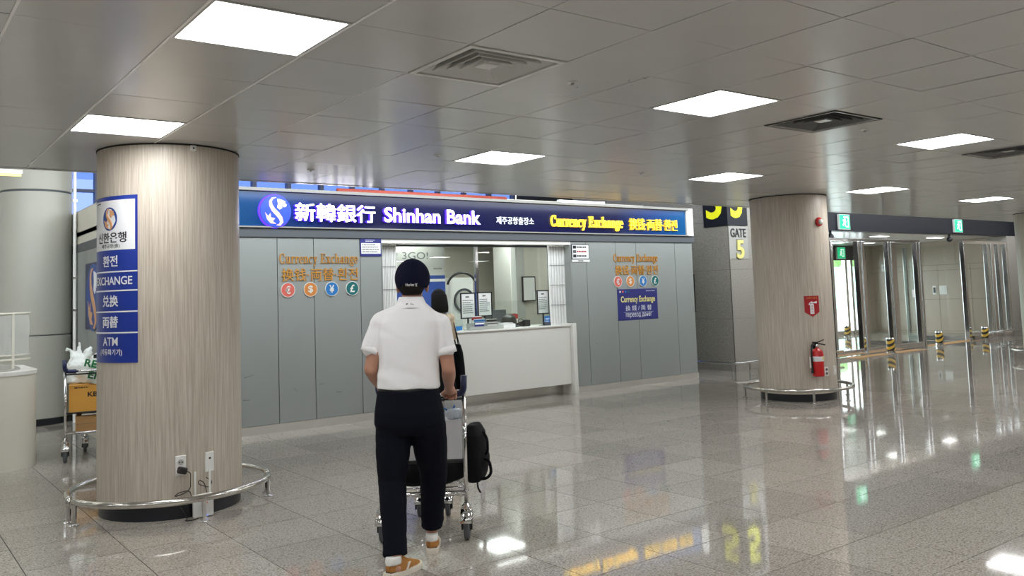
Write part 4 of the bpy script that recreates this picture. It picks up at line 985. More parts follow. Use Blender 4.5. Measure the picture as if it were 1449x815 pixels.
t = thing('wall_screen', 'dark screen on the side of the gate block behind the booth edge', 'screen', (GBX-0.03, 11.62, 1.1)); obj('screen_case', MB().box(-0.03, 0.028, -0.3, 0.3, 0, 0.75), 'dark_plastic', t, bevel=0.008); obj('screen_glass', MB().box(-0.032, -0.03, -0.27, 0.27, 0.04, 0.71), 'grey_plastic', t)

# ------------------------------------------------------------------ entrance: beam, glass screens, vestibule, daylight
DY = 10.5
struct(obj('trim_1', MB().box(16.3, 25.7, DY-0.06, DY+0.2, 2.70, 3.6), 'navy_beam'), 'dark navy beam over the entrance carrying the exit signs')
struct(obj('ceiling_vestibule', MB().box(16.3, 25.7, DY+0.2, 15.2, 2.72, 2.8), 'ceiling_paint'), 'ceiling of the entrance vestibule')
wr = struct(obj('wall_right', MB().box(25.72, 25.95, YMIN, 15.2, 0, ZT), 'joint'), 'tan stone end wall of the entrance vestibule')
for z0, z1 in ((0.0, 0.06), (0.06, 1.0), (1.0, 1.86), (1.86, 2.02), (2.02, 2.72)):
    n = 8; off = 0.55 if z0 > 1.9 else 0.0
    for i in range(6):
        y0 = 10.0+i*0.95-off; y1 = min(y0+0.95, 15.2)
        if y1 > 10.0: obj('stone_slab', MB().box(25.70, 25.72, max(y0, 10.0)+0.004, y1-0.004, z0+0.003, z1-0.003), 'stone_tan', wr)
obj('stone_field', MB().box(25.70, 25.72, YMIN, 10.0, 0, ZT), 'stone_tan', wr)
struct(obj('wall_entrance_pier', MB().box(24.78, 25.7, DY-0.05, DY+0.5, 0, 2.70), 'stone_grey'), 'grey stone pier at the right end of the entrance')
struct(obj('wall_vestibule_end', MB().box(16.30, 16.36, DY, 15.2, 0, 2.72), 'stone_grey'))
mat('door_chrome', rgb(236, 236, 236), 0.14, metal=1.0)
def screen(name, label, x0, x1, posts, z1=2.48):
    t = thing(name, label, None, (0, 0, 0), kind='structure')
    for x, w in posts: obj('chrome_post', MB().box(x-w/2, x+w/2, DY-0.06, DY+0.06, 0, z1), 'door_chrome', t, bevel=0.01)
    obj('head_rail', MB().box(x0, x1, DY-0.05, DY+0.05, z1-0.02, z1+0.06), 'door_chrome', t, bevel=0.006)
    xs = sorted([x for x, w in posts])
    for a, b in zip(xs[:-1], xs[1:]):
        if b-a > 0.2:
            obj('glass_pane', MB().box(a+0.03, b-0.03, DY-0.006, DY+0.006, 0.12, z1-0.02), 'glass', t); obj('bottom_rail', MB().box(a, b, DY-0.05, DY+0.05, 0.01, 0.13), 'door_chrome', t, bevel=0.01)
    return t
d1 = screen('door_1', 'chrome framed sliding glass door screen left of the opening', 16.4, 20.15, [(16.45, 0.08), (17.50, 0.10), (17.66, 0.12), (18.72, 0.06), (18.92, 0.22), (20.0, 0.09), (20.13, 0.07)])
obj('door_number_plate', MB().box(19.72, 19.82, DY-0.014, DY-0.008, 1.18, 1.36), 'white_gloss', d1)
d2 = screen('door_2', 'chrome framed glass door screen right of the opening', 22.3, 24.78, [(22.34, 0.10), (23.62, 0.09), (23.86, 0.14), (24.25, 0.08), (24.7, 0.09)])
# side returns of the vestibule boxes
for nm, x in (('door_3', 20.1), ('door_4', 22.36)):
    t = thing(nm, 'glass return panel running back beside the entrance opening', None, (0, 0, 0), kind='structure')
    obj('glass_pane', MB().box(x-0.006, x+0.006, DY+0.1, DY+1.5, 0.12, 2.46), 'glass', t); obj('chrome_post', MB().box(x-0.04, x+0.04, DY+1.5, DY+1.58, 0, 2.48), 'door_chrome', t, bevel=0.008); obj('bottom_rail', MB().box(x-0.03, x+0.03, DY+0.06, DY+1.5, 0.01, 0.13), 'door_chrome', t)
# outer glazed front
OY = 15.0
d5 = thing('door_5', 'outer glazed front of the vestibule with daylight behind', None, (0, 0, 0), kind='structure')
xs = [16.4, 17.7, 18.9, 20.1, 21.3, 22.5, 23.0, 24.25, 24.55, 25.3]
for x in xs: obj('chrome_post', MB().box(x-0.06, x+0.06, OY-0.06, OY+0.06, 0, 2.72), 'door_chrome', d5, bevel=0.008)
for a, b in zip(xs[:-1], xs[1:]):
    obj('glass_pane', MB().box(a+0.05, b-0.05, OY-0.006, OY+0.006, 0.1, 2.3), 'glass', d5); obj('bottom_rail', MB().box(a+0.05, b-0.05, OY-0.04, OY+0.04, 0.0, 0.12), 'door_chrome', d5)
obj('head_rail', MB().box(16.36, 25.4, OY-0.07, OY+0.07, 2.28, 2.72), 'navy_beam', d5); obj('stone_jamb', MB().box(25.36, 25.7, OY-0.1, OY+0.2, 0, 2.72), 'stone_tan', d5)
# lamps of the vestibule
for x in (17.6, 20.4, 23.2):
    for y in (11.6, 13.6):
        t = thing('vestibule_lamp', 'small vestibule ceiling lamp, %s of the %s row' % ({17.6: 'left end', 20.4: 'middle', 23.2: 'right end'}[x], 'front' if y < 12 else 'back'), 'lamp', (x, y, 2.72), group='lamps of the entrance vestibule')
        obj('lamp_frame', MB().box(-0.26, 0.26, -0.14, 0.14, -0.012, 0.0), 'vent_white', t); obj('diffuser', MB().box(-0.24, 0.24, -0.12, 0.12, -0.016, -0.012), 'led_vestibule' if 'led_vestibule' in MATS else mat('led_vestibule', rgb(255, 255, 255), 0.5, emit=7.0, ecol=(1.0, 0.985, 0.965, 1)), t)
struct(obj('wall_sky_block', MB().box(16.3, 25.95, 15.0, 15.2, 2.72, ZT), 'wall_grey'))  # unseen wall added to keep sky light from leaking in above the vestibule
# exit signs
def exit_sign(label, x, y, z, w=0.38, h=0.30):
    t = thing('exit_sign', label, 'sign', (x, y, z), group='green illuminated exit signs')
    obj('sign_case', MB().box(-w/2-0.012, w/2+0.012, -0.02, 0.03, -h/2-0.012, h/2+0.012), 'vent_white', t); obj('green_face', MB().box(-w/2, w/2, -0.026, -0.02, -h/2, h/2), 'green_exit', t)
    fn = lambda u, v, d: Vector((u, -0.026-d, v))
    mb = MB(); door = [(-0.02, -0.12), (0.13, -0.12), (0.13, 0.12), (-0.02, 0.12)]
    obj('sign_doorway', MB().prism([(0.04, -0.12), (0.14, -0.12), (0.14, 0.12), (-0.05, 0.12), (-0.05, 0.09), (0.11, 0.09), (0.11, -0.09), (0.04, -0.09)], fn, 0.002, 0.0), 'exit_white', t)
    obj('running_figure', MB().prism([(-0.02, 0.05), (0.02, 0.06), (0.05, 0.0), (0.02, -0.02), (0.03, -0.10), (0.0, -0.10), (-0.01, -0.03), (-0.07, -0.09), (-0.10, -0.07), (-0.04, 0.0), (-0.08, 0.02), (-0.07, 0.05)], fn, 0.002, 0.0), 'exit_white', t)
    face_disc('figure_head', 0.022, 0.0, 0.085, -0.026, 'exit_white', t, 0.002)
exit_sign('green running figure exit sign at the left of the dark beam', 16.90, DY-0.10, 2.885)
exit_sign('green running figure exit sign at the right of the dark beam', 21.98, DY-0.10, 2.905)
exit_sign('green exit sign seen through the glass over the outer door', 23.9, OY-0.12, 2.5, 0.42, 0.34)
for lb, x in (('black dome camera under the left of the dark beam', 16.55), ('black dome camera under the right of the dark beam', 21.75)):
    t = thing('dome_camera', lb, 'camera', (x, DY+0.02, 2.70), group='dome cameras under the beam'); obj('camera_stem', MB().lathe([(0.03, 0.0), (0.025, -0.09)], 12), 'dark_plastic', t, smooth='auto'); obj('camera_dome', MB().ell((0, 0, -0.13), (0.07, 0.07, 0.065)), 'dark_plastic', t, smooth=True)
for lb, y, w in (('white switch plate on the tan stone wall', 12.72, 0.22), ('narrow white plate beside the switch on the tan wall', 12.98, 0.11)):
    t = thing('switch_plate', lb, 'switch', (25.70, y, 1.27), R(-90)); obj('plate', MB().box(-w/2, w/2, -0.014, 0, -0.13, 0.13), 'white_gloss', t, bevel=0.004); obj('switch_rocker', MB().box(-w*0.3, w*0.3, -0.02, -0.014, -0.08, 0.08), 'paper' if w > 0.2 else 'ink_grey', t)
t = thing('door_controller', 'white control box on the stone wall behind the glass', 'control box', (25.70, 14.45, 2.0), R(-90)); obj('control_case', MB().box(-0.14, 0.14, -0.06, 0, -0.1, 0.12), 'white_gloss', t, bevel=0.01); obj('control_panel', MB().box(-0.08, 0.08, -0.064, -0.06, -0.03, 0.06), 'wall_grey', t)
# striped bollards
def stripe_mat():
    M = bpy.data.materials.new('hazard_stripes'); M.use_nodes = True; nt = M.node_tree; N = nt.nodes.new; L = nt.links.new
    b = nt.nodes['Principled BSDF']; tc = N('ShaderNodeTexCoord'); mp = N('ShaderNodeMapping'); mp.inputs['Rotation'].default_value = (0, R(35), 0)
    w = N('ShaderNodeTexWave'); w.inputs['Scale'].default_value = 3.2; w.bands_direction = 'Z'
    cr = N('ShaderNodeValToRGB'); cr.color_ramp.interpolation = 'CONSTANT'; e = cr.color_ramp.elements; e[0].color = rgb(22, 22, 24); e[1].position = 0.5; e[1].color = rgb(222, 178, 60)
    L(tc.outputs['Object'], mp.inputs[0]); L(mp.outputs[0], w.inputs['Vector']); L(w.outputs['Fac'], cr.inputs[0]); L(cr.outputs[0], b.inputs['Base Color']); b.inputs['Roughness'].default_value = 0.4
    MATS['stripes'] = M
stripe_mat()
for lb, x, y in (('short striped bollard in front of the left glass screen', 17.95, 10.12), ('short striped bollard standing in the open doorway', 20.55, 10.35), ('short striped bollard in front of the right glass screen', 22.75, 10.28), ('short striped bollard in the vestibule by the outer door', 22.9, 14.2)):
    t = thing('bollard', lb, 'bollard', (x, y, 0), group='short striped door bollards'); obj('bollard_base', MB().lathe([(0.12, 0.0), (0.12, 0.012), (0.08, 0.02)], 24), 'chrome', t, smooth='auto'); obj('bollard_post', MB().lathe([(0.085, 0.015), (0.085, 0.30), (0.075, 0.325)], 24), 'stripes', t, smooth='auto'); obj('bollard_cap', MB().lathe([(0.088, 0.315), (0.08, 0.345), (0.0, 0.352)], 24), 'chrome', t, smooth='auto')
    obj('bollard_collar', MB().lathe([(0.087, 0.02), (0.087, 0.07)], 24), 'chrome', t, smooth='auto')
tag(obj('tactile_strip', MB().box(16.5, 19.4, 10.05, 10.33, 0.0, 0.004), 'tactile_orange'), 'pale orange strip on the floor before the left screen', 'floor strip')
tag(obj('tactile_strip', MB().box(20.3, 23.2, 10.45, 10.75, 0.0, 0.004), 'tactile_orange'), 'pale orange strip on the floor in the entrance opening', 'floor strip')
t = thing('guard_rail', 'low steel rail in front of the right glass screen', 'rail', (0, 0, 0)); obj('rail_tube', MB().tube([(22.9, 10.22, 0.19), (25.6, 10.22, 0.19)], 0.024, 10), 'chrome', t, smooth=True)
for x in (23.6, 25.5): obj('rail_post', MB().lathe([(0.017, 0), (0.017, 0.19)], 10, (x, 10.22, 0)), 'chrome', t, smooth='auto')
# outdoors
mat('asphalt', rgb(196, 196, 192), 0.9, vary=0.05); mat('road_white', rgb(230, 230, 228), 0.8); mat('fence_teal', rgb(176, 218, 216), 0.6); mat('hedge', rgb(128, 170, 100), 0.8, vary=0.3, vscale=2); mat('cone_orange', rgb(236, 106, 50), 0.5)
struct(obj('ground_outside', MB().box(14, 90, 15.2, 70, -0.15, -0.02), 'asphalt'), 'bright pavement outside the doors')
fe_ = thing('site_fence', 'pale teal panel fence outside beyond the door', 'fence', (0, 0, 0))
for i in range(22):
    x = 30+i*2.0; obj('fence_panel', MB().box(x+0.03, x+1.97, 30.0, 30.06, 0.0, 2.6), 'fence_teal', fe_); obj('fence_post', MB().box(x-0.03, x+0.03, 29.97, 30.1, 0, 2.7), 'brushed', fe_)
rh = random.Random(5); hb = MB()
for i in range(60):
    x = 30+i*0.75; hb.ell((x, 33+rh.uniform(-0.4, 0.4), 2.9+rh.uniform(-0.5, 0.5)), (1.1, 0.9, 1.3), nu=10, nv=6)
for i in range(60): hb.ell((30+i*0.75, 33, 1.2), (1.0, 0.9, 1.3), nu=8, nv=6)
tag(obj('hedge', hb, 'hedge', smooth=True), 'row of green foliage beyond the outdoor fence', 'hedge', kind='stuff')
for lb, x in (('orange traffic post outside the left pane', 35.9), ('orange traffic post outside the right pane', 38.6)):
    t = thing('traffic_post', lb, 'post', (x, 27.0, 0), group='orange traffic posts outside'); obj('post_shaft', MB().lathe([(0.06, 0.02), (0.05, 0.9), (0.0, 0.93)], 12), 'cone_orange', t, smooth='auto'); obj('post_base', MB().lathe([(0.2, -0.02), (0.18, 0.04), (0.06, 0.06)], 14), 'rubber', t, smooth='auto')
tag(obj('road_marking', MB().box(20, 70, 21.0, 22.5, -0.02, -0.015), 'road_white'), 'white crossing strip on the pavement outside', 'road marking')

# ------------------------------------------------------------------ far left: clad column, desk, side of the booth
t = thing('clad_column', 'large grey clad column behind the desk at the left', 'column', (1.985, 13.88, 0))
for z0, z1 in ((0.09, 1.222), (1.238, 3.235), (3.262, ZT)): obj('cladding_drum', MB().lathe([(0.455, z0), (0.46, z0+0.006), (0.46, z1-0.006), (0.455, z1)], 64), 'column_cladding', t, smooth='auto')
obj('column_core', MB().lathe([(0.447, 0.0), (0.447, ZT)], 48), 'band_grey', t, smooth='auto'); obj('plinth', MB().lathe([(0.462, 0.0), (0.462, 0.085)], 64), 'plinth_black', t, smooth='auto')
t = thing('rain_pipe', 'thin white pipe running up beside the grey clad column', 'pipe', (2.405, 13.42, 0)); obj('pipe_tube', MB().lathe([(0.022, 0.0), (0.022, ZT)], 14), 'white_gloss', t, smooth='auto')
for z in (0.7, 1.55, 2.0, 3.1): obj('pipe_clip', MB().box(-0.03, 0.03, -0.03, 0.03, z, z+0.03), 'brushed', t)
dk = thing('reception_desk', 'cream rounded reception desk cut by the left edge', 'desk', (0, 0, 0))
def desk_poly(off=0.0, n=10):
    x1, y0, y1, r = 1.47-off, 9.85+off, 11.2-off, 0.38
    P = [(-1.6, y0)] + [(x1-r+r*math.sin(R(90)*i/n), y0+r-r*math.cos(R(90)*i/n)) for i in range(n+1)] + [(x1, y1), (-1.6, y1)]
    return P
fz = lambda u, v, d: Vector((u, v, d))
obj('desk_body', MB().prism(desk_poly(), fz, 0.93, 0.0), 'cream', dk, smooth='auto'); obj('desk_top', MB().prism(desk_poly(-0.006), fz, 0.965, 0.93), 'white_panel', dk, smooth='auto'); obj('top_inlay', MB().prism(desk_poly(0.13), fz, 0.985, 0.966), 'plate_grey', dk, smooth='auto')
gu = thing('desk_screen', 'white framed screen with crinkled film on the reception desk', 'screen', (0, 0, 0))
gp = [(-0.6, 10.02), (0.6, 10.02), (1.0, 10.05), (1.22, 10.13), (1.42, 10.28)]
top = fillet([(x, y, 1.545) for x, y in gp], 0.2); bot = fillet([(x, y, 1.075) for x, y in gp], 0.2)
obj('upper_rail', MB().tube(top, 0.012, 8), 'cream', gu, smooth=True); obj('lower_rail', MB().tube(bot, 0.012, 8), 'cream', gu, smooth=True); obj('middle_rail', MB().tube([(x, y, 1.12) for x, y, z in bot], 0.008, 8), 'cream', gu, smooth=True)
for x, y in ((0.95, 10.045), (1.09, 10.085), (1.25, 10.15), (0.4, 10.02)): obj('screen_post', MB().box(x-0.011, x+0.011, y-0.011, y+0.011, 0.985 if x > 1.2 or x < 0.5 or x == 1.09 else 1.07, 1.545), 'cream', gu)
for a, b in (((0.42, 10.02), (0.94, 10.04)), ((0.96, 10.045), (1.08, 10.08)), ((1.10, 10.09), (1.24, 10.145)), ((1.26, 10.155), (1.41, 10.27))):
    v = []; f = []; n, m = 8, 12
    for j in range(m+1):
        for i in range(n+1):
            s = i/n; q = j/m; w = 0.012*noise.noise(Vector((a[0]*9+s*3, q*5, a[1]))); v.append((a[0]+(b[0]-a[0])*s+w, a[1]+(b[1]-a[1])*s+w, 1.12+0.415*q))
    for j in range(m):
        for i in range(n): f.append((j*(n+1)+i, j*(n+1)+i+1, (j+1)*(n+1)+i+1, (j+1)*(n+1)+i))
    o = obj('film_panel', MB().add(v, f), 'film', gu, smooth=True, fix=False)
# poster on the booth's side wall
ps = thing('side_poster', 'dark poster with the round emblem on the side of the booth', 'poster', (0, 0, 0))
obj('poster_sheet', MB().box(BX0-0.018, BX0-0.009, 11.85, 12.84, 1.30, 2.18), 'poster_dark' if 'poster_dark' in MATS else mat('poster_dark', rgb(34, 46, 84), 0.35), ps)
round_sign('poster', -12.33, 1.72, 0.44, lambda u, v, d: Vector((BX0-0.018-d, -u, v)), ps, ('print_blue', 'print_peach', 'sign_white'), (0.0, 0.003))
t = thing('tube_lamp', 'warm light strip at the edge of the ceiling, far left', 'lamp', (0.55, 9.3, 2.86)); mat('warm_strip', rgb(255, 214, 120), 0.5, emit=1.4); obj('strip_tube', MB().box(-0.65, 0.65, -0.012, 0.012, -0.01, 0.012), 'warm_strip', t); obj('strip_channel', MB().box(-0.66, 0.66, -0.02, 0.02, 0.012, 0.05), 'white_gloss', t)
# ------------------------------------------------------------------ baggage trolleys
mat('grip_blue', rgb(22, 34, 74), 0.4); mat('trolley_plate', rgb(222, 223, 226), 0.5)
def wheel(t, x, y, r, w, fork=True):
    o = obj('wheel', MB().lathe([(0.0, -w/2), (r*0.9, -w/2), (r, -w/2+0.008), (r, w/2-0.008), (r*0.9, w/2), (0, w/2)], 28), 'wheel_grey', t, smooth='auto'); o.matrix_local = Matrix.Translation((x, y, r)) @ Matrix.Rotation(R(90), 4, 'Y')
    obj('wheel_hub', MB().lathe([(0.0, -w/2-0.004), (r*0.42, -w/2-0.004), (r*0.42, w/2+0.004), (0, w/2+0.004)], 20), 'rubber', o, smooth='auto')
    fk = MB()
    for s in (-1, 1): fk.box(x+s*(w/2+0.012)-0.005, x+s*(w/2+0.012)+0.005, y-0.03, y+0.03, r*0.8, 2*r+0.02)
    obj('wheel_fork', fk, 'dark_plastic', t)
    n = 8; cv = MB(); v = []; f = []
    for i in range(n+1):
        a = R(20+140*i/n)
        for s in (-1, 1):
            v.append((x+s*(w/2+0.018), y+(r+0.018)*math.cos(a), r+(r+0.025)*math.sin(a)))
    for i in range(n): f.append((2*i, 2*i+1, 2*i+3, 2*i+2))
    o2 = obj('wheel_cover', cv.add(v, f), 'chrome', t, fix=False, smooth=True); sd = o2.modifiers.new('t', 'SOLIDIFY'); sd.thickness = 0.006
    obj('swivel', MB().lathe([(0.03, 2*r+0.02), (0.03, 2*r+0.045), (0.016, 2*r+0.06)], 16, (x, y, 0)), 'chrome', t, smooth='auto')
def trolley(label, loc, rz, plate=True):
    t = thing('baggage_trolley', label, 'trolley', loc, rz, group='airport baggage trolleys')
    for s in (-1, 1):
        wheel(t, s*0.27, 0.0, 0.085, 0.036); wheel(t, s*0.10, 0.62, 0.07, 0.032)
        obj('upright_pole', MB().tube([(s*0.27, 0, 0.21), (s*0.273, 0.0, 0.93)], 0.0135, 12), 'chrome', t, smooth=True)
        obj('side_rail', MB().tube(fillet([(s*0.27, 0.0, 0.292), (s*0.26, 0.35, 0.25), (s*0.15, 0.80, 0.22)], 0.1), 0.0125, 10), 'chrome', t, smooth=True)
        obj('handle_grip', MB().tube(fillet([(s*0.17, -0.005, 0.925), (s*0.255, -0.005, 0.928), (s*0.275, -0.015, 0.955), (s*0.279, -0.024, 1.045)], 0.035), 0.0215, 12), 'grip_blue', t, smooth=True)
    obj('handle_bar', MB().tube([(-0.2, -0.005, 0.925), (0.2, -0.005, 0.925)], 0.0125, 10), 'chrome', t, smooth=True)
    obj('upper_bar', MB().tube([(-0.27, 0, 0.895), (0.27, 0, 0.895)], 0.008, 8), 'dark_plastic', t, smooth=True)
    obj('lower_bar', MB().tube([(-0.27, 0, 0.292), (0.27, 0, 0.292)], 0.0135, 10), 'chrome', t, smooth=True)
    obj('shelf_bar', MB().tube([(-0.27, 0.0, 0.497), (0.27, 0.0, 0.497)], 0.009, 8), 'dark_plastic', t, smooth=True)
    obj('front_bar', MB().tube([(-0.15, 0.80, 0.22), (0.15, 0.80, 0.22)], 0.0125, 10), 'chrome', t, smooth=True)
    for y in (0.2, 0.4, 0.6): obj('cross_rod', MB().tube([(-0.265+0.1*y, y, 0.272-0.07*y), (0.265-0.1*y, y, 0.272-0.07*y)], 0.008, 8), 'chrome', t, smooth=True)
    if not plate: return t
    obj('basket_floor', MB().box(-0.26, 0.26, 0.0, 0.13, 0.748, 0.754), 'trolley_plate', t)
    for s in (-1, 1): obj('basket_side', MB().tube(fillet([(s*0.27, 0, 0.89), (s*0.27, 0.15, 0.87), (s*0.27, 0.15, 0.75), (s*0.27, 0, 0.75)], 0.03), 0.006, 8), 'dark_plastic', t, smooth=True)
    obj('basket_front', MB().tube([(-0.27, 0.15, 0.87), (0.27, 0.15, 0.87)], 0.006, 8), 'dark_plastic', t, smooth=True)
    if plate: obj('back_plate', MB().box(-0.255, 0.255, -0.004, 0.004, 0.51, 0.762), 'trolley_plate', t, bevel=0.004)
    return t
T1 = (2.9185, 4.877, 0); TA = -YAW
trolley('baggage trolley pushed by the man in the white shirt', T1, TA)
# load: duffel on the deck, rucksack at the right, bottle and leaflet in the basket
def local(loc, rz): return Matrix.Translation(loc) @ Matrix.Rotation(rz, 4, 'Z')
LT = local(T1, TA)
def at_trolley(p): return tuple(LT @ Vector(p))
t = thing('duffel_bag', 'black duffel bag lying on the trolley deck', 'bag', at_trolley((0, 0.30, 0.30)), TA)
mb = MB().loft([(-0.02, 0, 0.012, 0.19, 0.15), (0.0, 0, 0.045, 0.25, 0.20), (0.0, 0, 0.12, 0.262, 0.21), (0.0, 0, 0.165, 0.25, 0.18), (0.0, 0, 0.185, 0.20, 0.13)], p=3.2)
blob('bag_body', mb, 'black_cloth', t, 0.012, 6, fold=lambda c, n: 0.006*noise.noise(c*9))
obj('bag_handle', MB().tube(fillet([(-0.15, -0.02, 0.175), (-0.12, -0.08, 0.225), (0.08, -0.08, 0.225), (0.1, -0.02, 0.175)], 0.06), 0.009, 8), 'black_cloth', t, smooth=True); obj('bag_zip', MB().box(-0.2, 0.15, -0.004, 0.004, 0.18, 0.192), 'grey_plastic', t)
t = thing('rucksack', 'black rucksack with loose straps leaning out at the right of the trolley', 'bag', at_trolley((0.325, 0.30, 0.315)), TA + R(-8))
mb = MB().loft([(0, 0, 0.0, 0.05, 0.13), (0.005, 0, 0.05, 0.068, 0.16), (0.0, 0, 0.20, 0.07, 0.165), (0.0, 0, 0.31, 0.062, 0.15), (-0.008, 0, 0.375, 0.035, 0.10)], p=2.6).ell((0.045, 0, 0.13), (0.045, 0.12, 0.10))
blob('bag_body', mb, 'black_cloth', t, 0.010, 5, fold=lambda c, n: 0.006*noise.noise(c*11))
obj('shoulder_strap', MB().tube(fillet([(0.04, -0.07, 0.15), (0.11, -0.10, 0.15), (0.125, -0.11, 0.06), (0.08, -0.10, 0.02), (0.0, -0.09, 0.03)], 0.05), 0.010, 8), 'black_cloth', t, smooth=True); obj('shoulder_strap', MB().tube(fillet([(0.06, -0.02, 0.32), (0.095, -0.06, 0.28), (0.095, -0.06, 0.19), (0.06, -0.03, 0.16)], 0.04), 0.009, 8), 'black_cloth', t, smooth=True); obj('loose_strap', MB().tube(fillet([(0.02, -0.08, 0.01), (0.03, -0.12, -0.03), (0.05, -0.13, -0.06)], 0.02), 0.006, 6), 'black_cloth', t, smooth=True)
t = thing('water_bottle', 'clear water bottle with blue cap lying in the trolley basket', 'bottle', at_trolley((0.180, 0.036, 0.793)), TA)
mat('bottle_plastic', rgb(228, 234, 238), 0.12, alpha=0.5); mat('cap_blue', rgb(30, 74, 190), 0.35); mat('water_label', rgb(206, 216, 226), 0.3)
for nm, pr, mt in (('bottle_body', [(0.0, 0.10), (0.03, 0.10), (0.036, 0.09), (0.036, 0.05), (0.033, 0.045), (0.036, 0.04), (0.036, 0.0), (0.033, -0.015), (0.016, -0.03), (0.014, -0.04), (0.0, -0.04)], 'bottle_plastic'), ('bottle_cap', [(0.0, -0.06), (0.017, -0.06), (0.017, -0.038), (0.0, -0.038)], 'cap_blue'), ('bottle_label', [(0.0365, 0.02), (0.037, 0.021), (0.037, 0.06), (0.0365, 0.061)], 'water_label')):
    o = obj(nm, MB().lathe(pr, 24), mt, t, smooth='auto'); o.matrix_local = Matrix.Translation((0, 0, 0.0)) @ Matrix.Rotation(R(90), 4, 'Y')
t = thing('plastic_bag', 'clear bag with a printed leaflet in the trolley basket', 'bag', at_trolley((0.20, 0.09, 0.755)), TA); obj('leaflet', MB().box(-0.06, 0.05, 0.0, 0.004, 0, 0.12), 'paper', t); obj('leaflet_print', MB().tube([(-0.03+0.035*math.cos(R(a)), -0.002, 0.085+0.03*math.sin(R(a))) for a in range(200, 380, 15)], 0.006, 6), 'disc_blue', t, smooth=True)

# second trolley, behind the near column
T2 = (1.966, 9.91, 0); T2A = R(-12)
trolley('loaded baggage trolley standing behind the wood column', T2, T2A, False)
L2 = local(T2, T2A)
def at2(p): return tuple(L2 @ Vector(p))
t = thing('orange_box', 'orange printed cardboard box on the far trolley', 'box', at2((0.03, 0.30, 0.485)), T2A)
obj('box_body', MB().box(-0.27, 0.30, -0.24, 0.2, 0, 0.285), 'box_orange', t, bevel=0.003); obj('box_flap', MB().box(-0.272, 0.302, -0.242, -0.02, 0.284, 0.288), 'box_orange', t); obj('box_tape', MB().box(-0.27, 0.30, -0.02, 0.02, 0.286, 0.2895), 'cardboard', t)
fbx = lambda u, v, d: Vector((u, -0.24-d, v))
fit_text('box_text', 'KB', -0.095, 0.0, 0.165, 0.215, fbx, 'ink', t, bold=0.03, depth=(0, 0.001)); print_lines(-0.22, -0.05, 0.255, 0.272, 1, fbx, t, 'ink', 0.7, 8, (0, 0.001))
t = thing('cardboard_box', 'brown cardboard box on the deck of the far trolley', 'box', at2((0.02, 0.28, 0.288)), T2A)
obj('box_body', MB().box(-0.20, 0.24, -0.2, 0.22, 0, 0.165), 'cardboard', t, bevel=0.003); obj('box_seam', MB().box(-0.2, 0.24, -0.201, -0.2, 0.08, 0.083), 'ink_grey', t)
tag(obj('packing_board', MB().box(-0.14, 0.3, -0.22, 0.2, 0, 0.012), 'cream', loc=at2((0.02, 0.28, 0.462)), rz=T2A), 'pale board between the two boxes on the far trolley', 'board')
mat('bag_white', rgb(226, 230, 226), 0.4, bump=0.5, vscale=14); mat('bag_green', rgb(28, 118, 62), 0.5)
t = thing('shopping_bag', 'crumpled white plastic bag with peaked ends on the far trolley', 'bag', at2((-0.15, 0.40, 0.778)), T2A)
mb = MB().loft([(0, 0, 0.0, 0.11, 0.12), (0.01, 0, 0.10, 0.13, 0.14), (-0.01, 0, 0.22, 0.11, 0.11), (-0.02, 0, 0.30, 0.05, 0.06)], p=2.4).capsule((-0.04, 0, 0.27), (-0.10, 0, 0.36), 0.045, 0.018).capsule((-0.01, 0, 0.27), (0.0, 0, 0.44), 0.03, 0.010).capsule((0.03, 0, 0.2), (0.10, 0.0, 0.37), 0.06, 0.022)
blob('bag_body', mb, 'bag_white', t, 0.010, 2, fold=lambda c, n: 0.022*noise.noise(c*14)+0.008*noise.noise(c*33)); obj('bag_knot', MB().tube([(-0.10, 0, 0.355), (-0.12, -0.02, 0.37), (-0.125, -0.02, 0.345)], 0.014, 8), 'bag_white', t, smooth=True)
t = thing('shopping_bag', 'tilted white plastic bag with green print on the far trolley', 'bag', at2((0.05, 0.17, 0.778)), T2A)
mb = MB().loft([(0.02, 0, 0.0, 0.13, 0.11), (0.03, 0, 0.15, 0.17, 0.12), (0.06, 0, 0.28, 0.15, 0.10), (0.10, 0, 0.36, 0.08, 0.06)], p=2.8)
blob('bag_body', mb, 'bag_white', t, 0.010, 2, fold=lambda c, n: 0.018*noise.noise(c*12)); fbg = lambda u, v, d: Vector((u*0.97+v*0.22, -0.133-d, v*0.97-u*0.22))
fit_text('bag_text', 'RE', -0.19, -0.07, 0.155, 0.235, fbg, 'bag_green', t, bold=0.03, depth=(0, 0.004)); fit_text('bag_text', 'EF', -0.13, -0.02, 0.04, 0.115, fbg, 'bag_green', t, bold=0.03, depth=(0, 0.004)); obj('bag_print_panel', MB().box(-0.06, 0.08, -0.134, -0.130, 0.27, 0.31), 'ink', t)

# ------------------------------------------------------------------ man in the white shirt
mat('skin', rgb(184, 136, 113), 0.5, vary=0.05, vscale=8); mat('hair', rgb(20, 18, 17), 0.75, spec=0.2, bump=0.4, vscale=120)
mat('shirt_white', rgb(244, 244, 244), 0.75, bump=0.06, vscale=90); mat('trouser_navy', rgb(15, 17, 27), 0.85, spec=0.12, bump=0.06, vscale=90); mat('cap_navy', rgb(16, 20, 40), 0.85, spec=0.12, bump=0.1, vscale=140)
mat('suede_tan', rgb(172, 118, 56), 0.85, vary=0.12, vscale=20); mat('sole_white', rgb(226, 218, 202), 0.6); mat('sock', rgb(232, 232, 228), 0.8); mat('belt', rgb(20, 20, 22), 0.45); mat('sole_dark', rgb(56, 48, 44), 0.7)
MP = (2.62, 4.50, 0)
man = thing('person', 'man in navy cap, white polo shirt and dark trousers pushing a trolley', 'person', MP, -YAW)
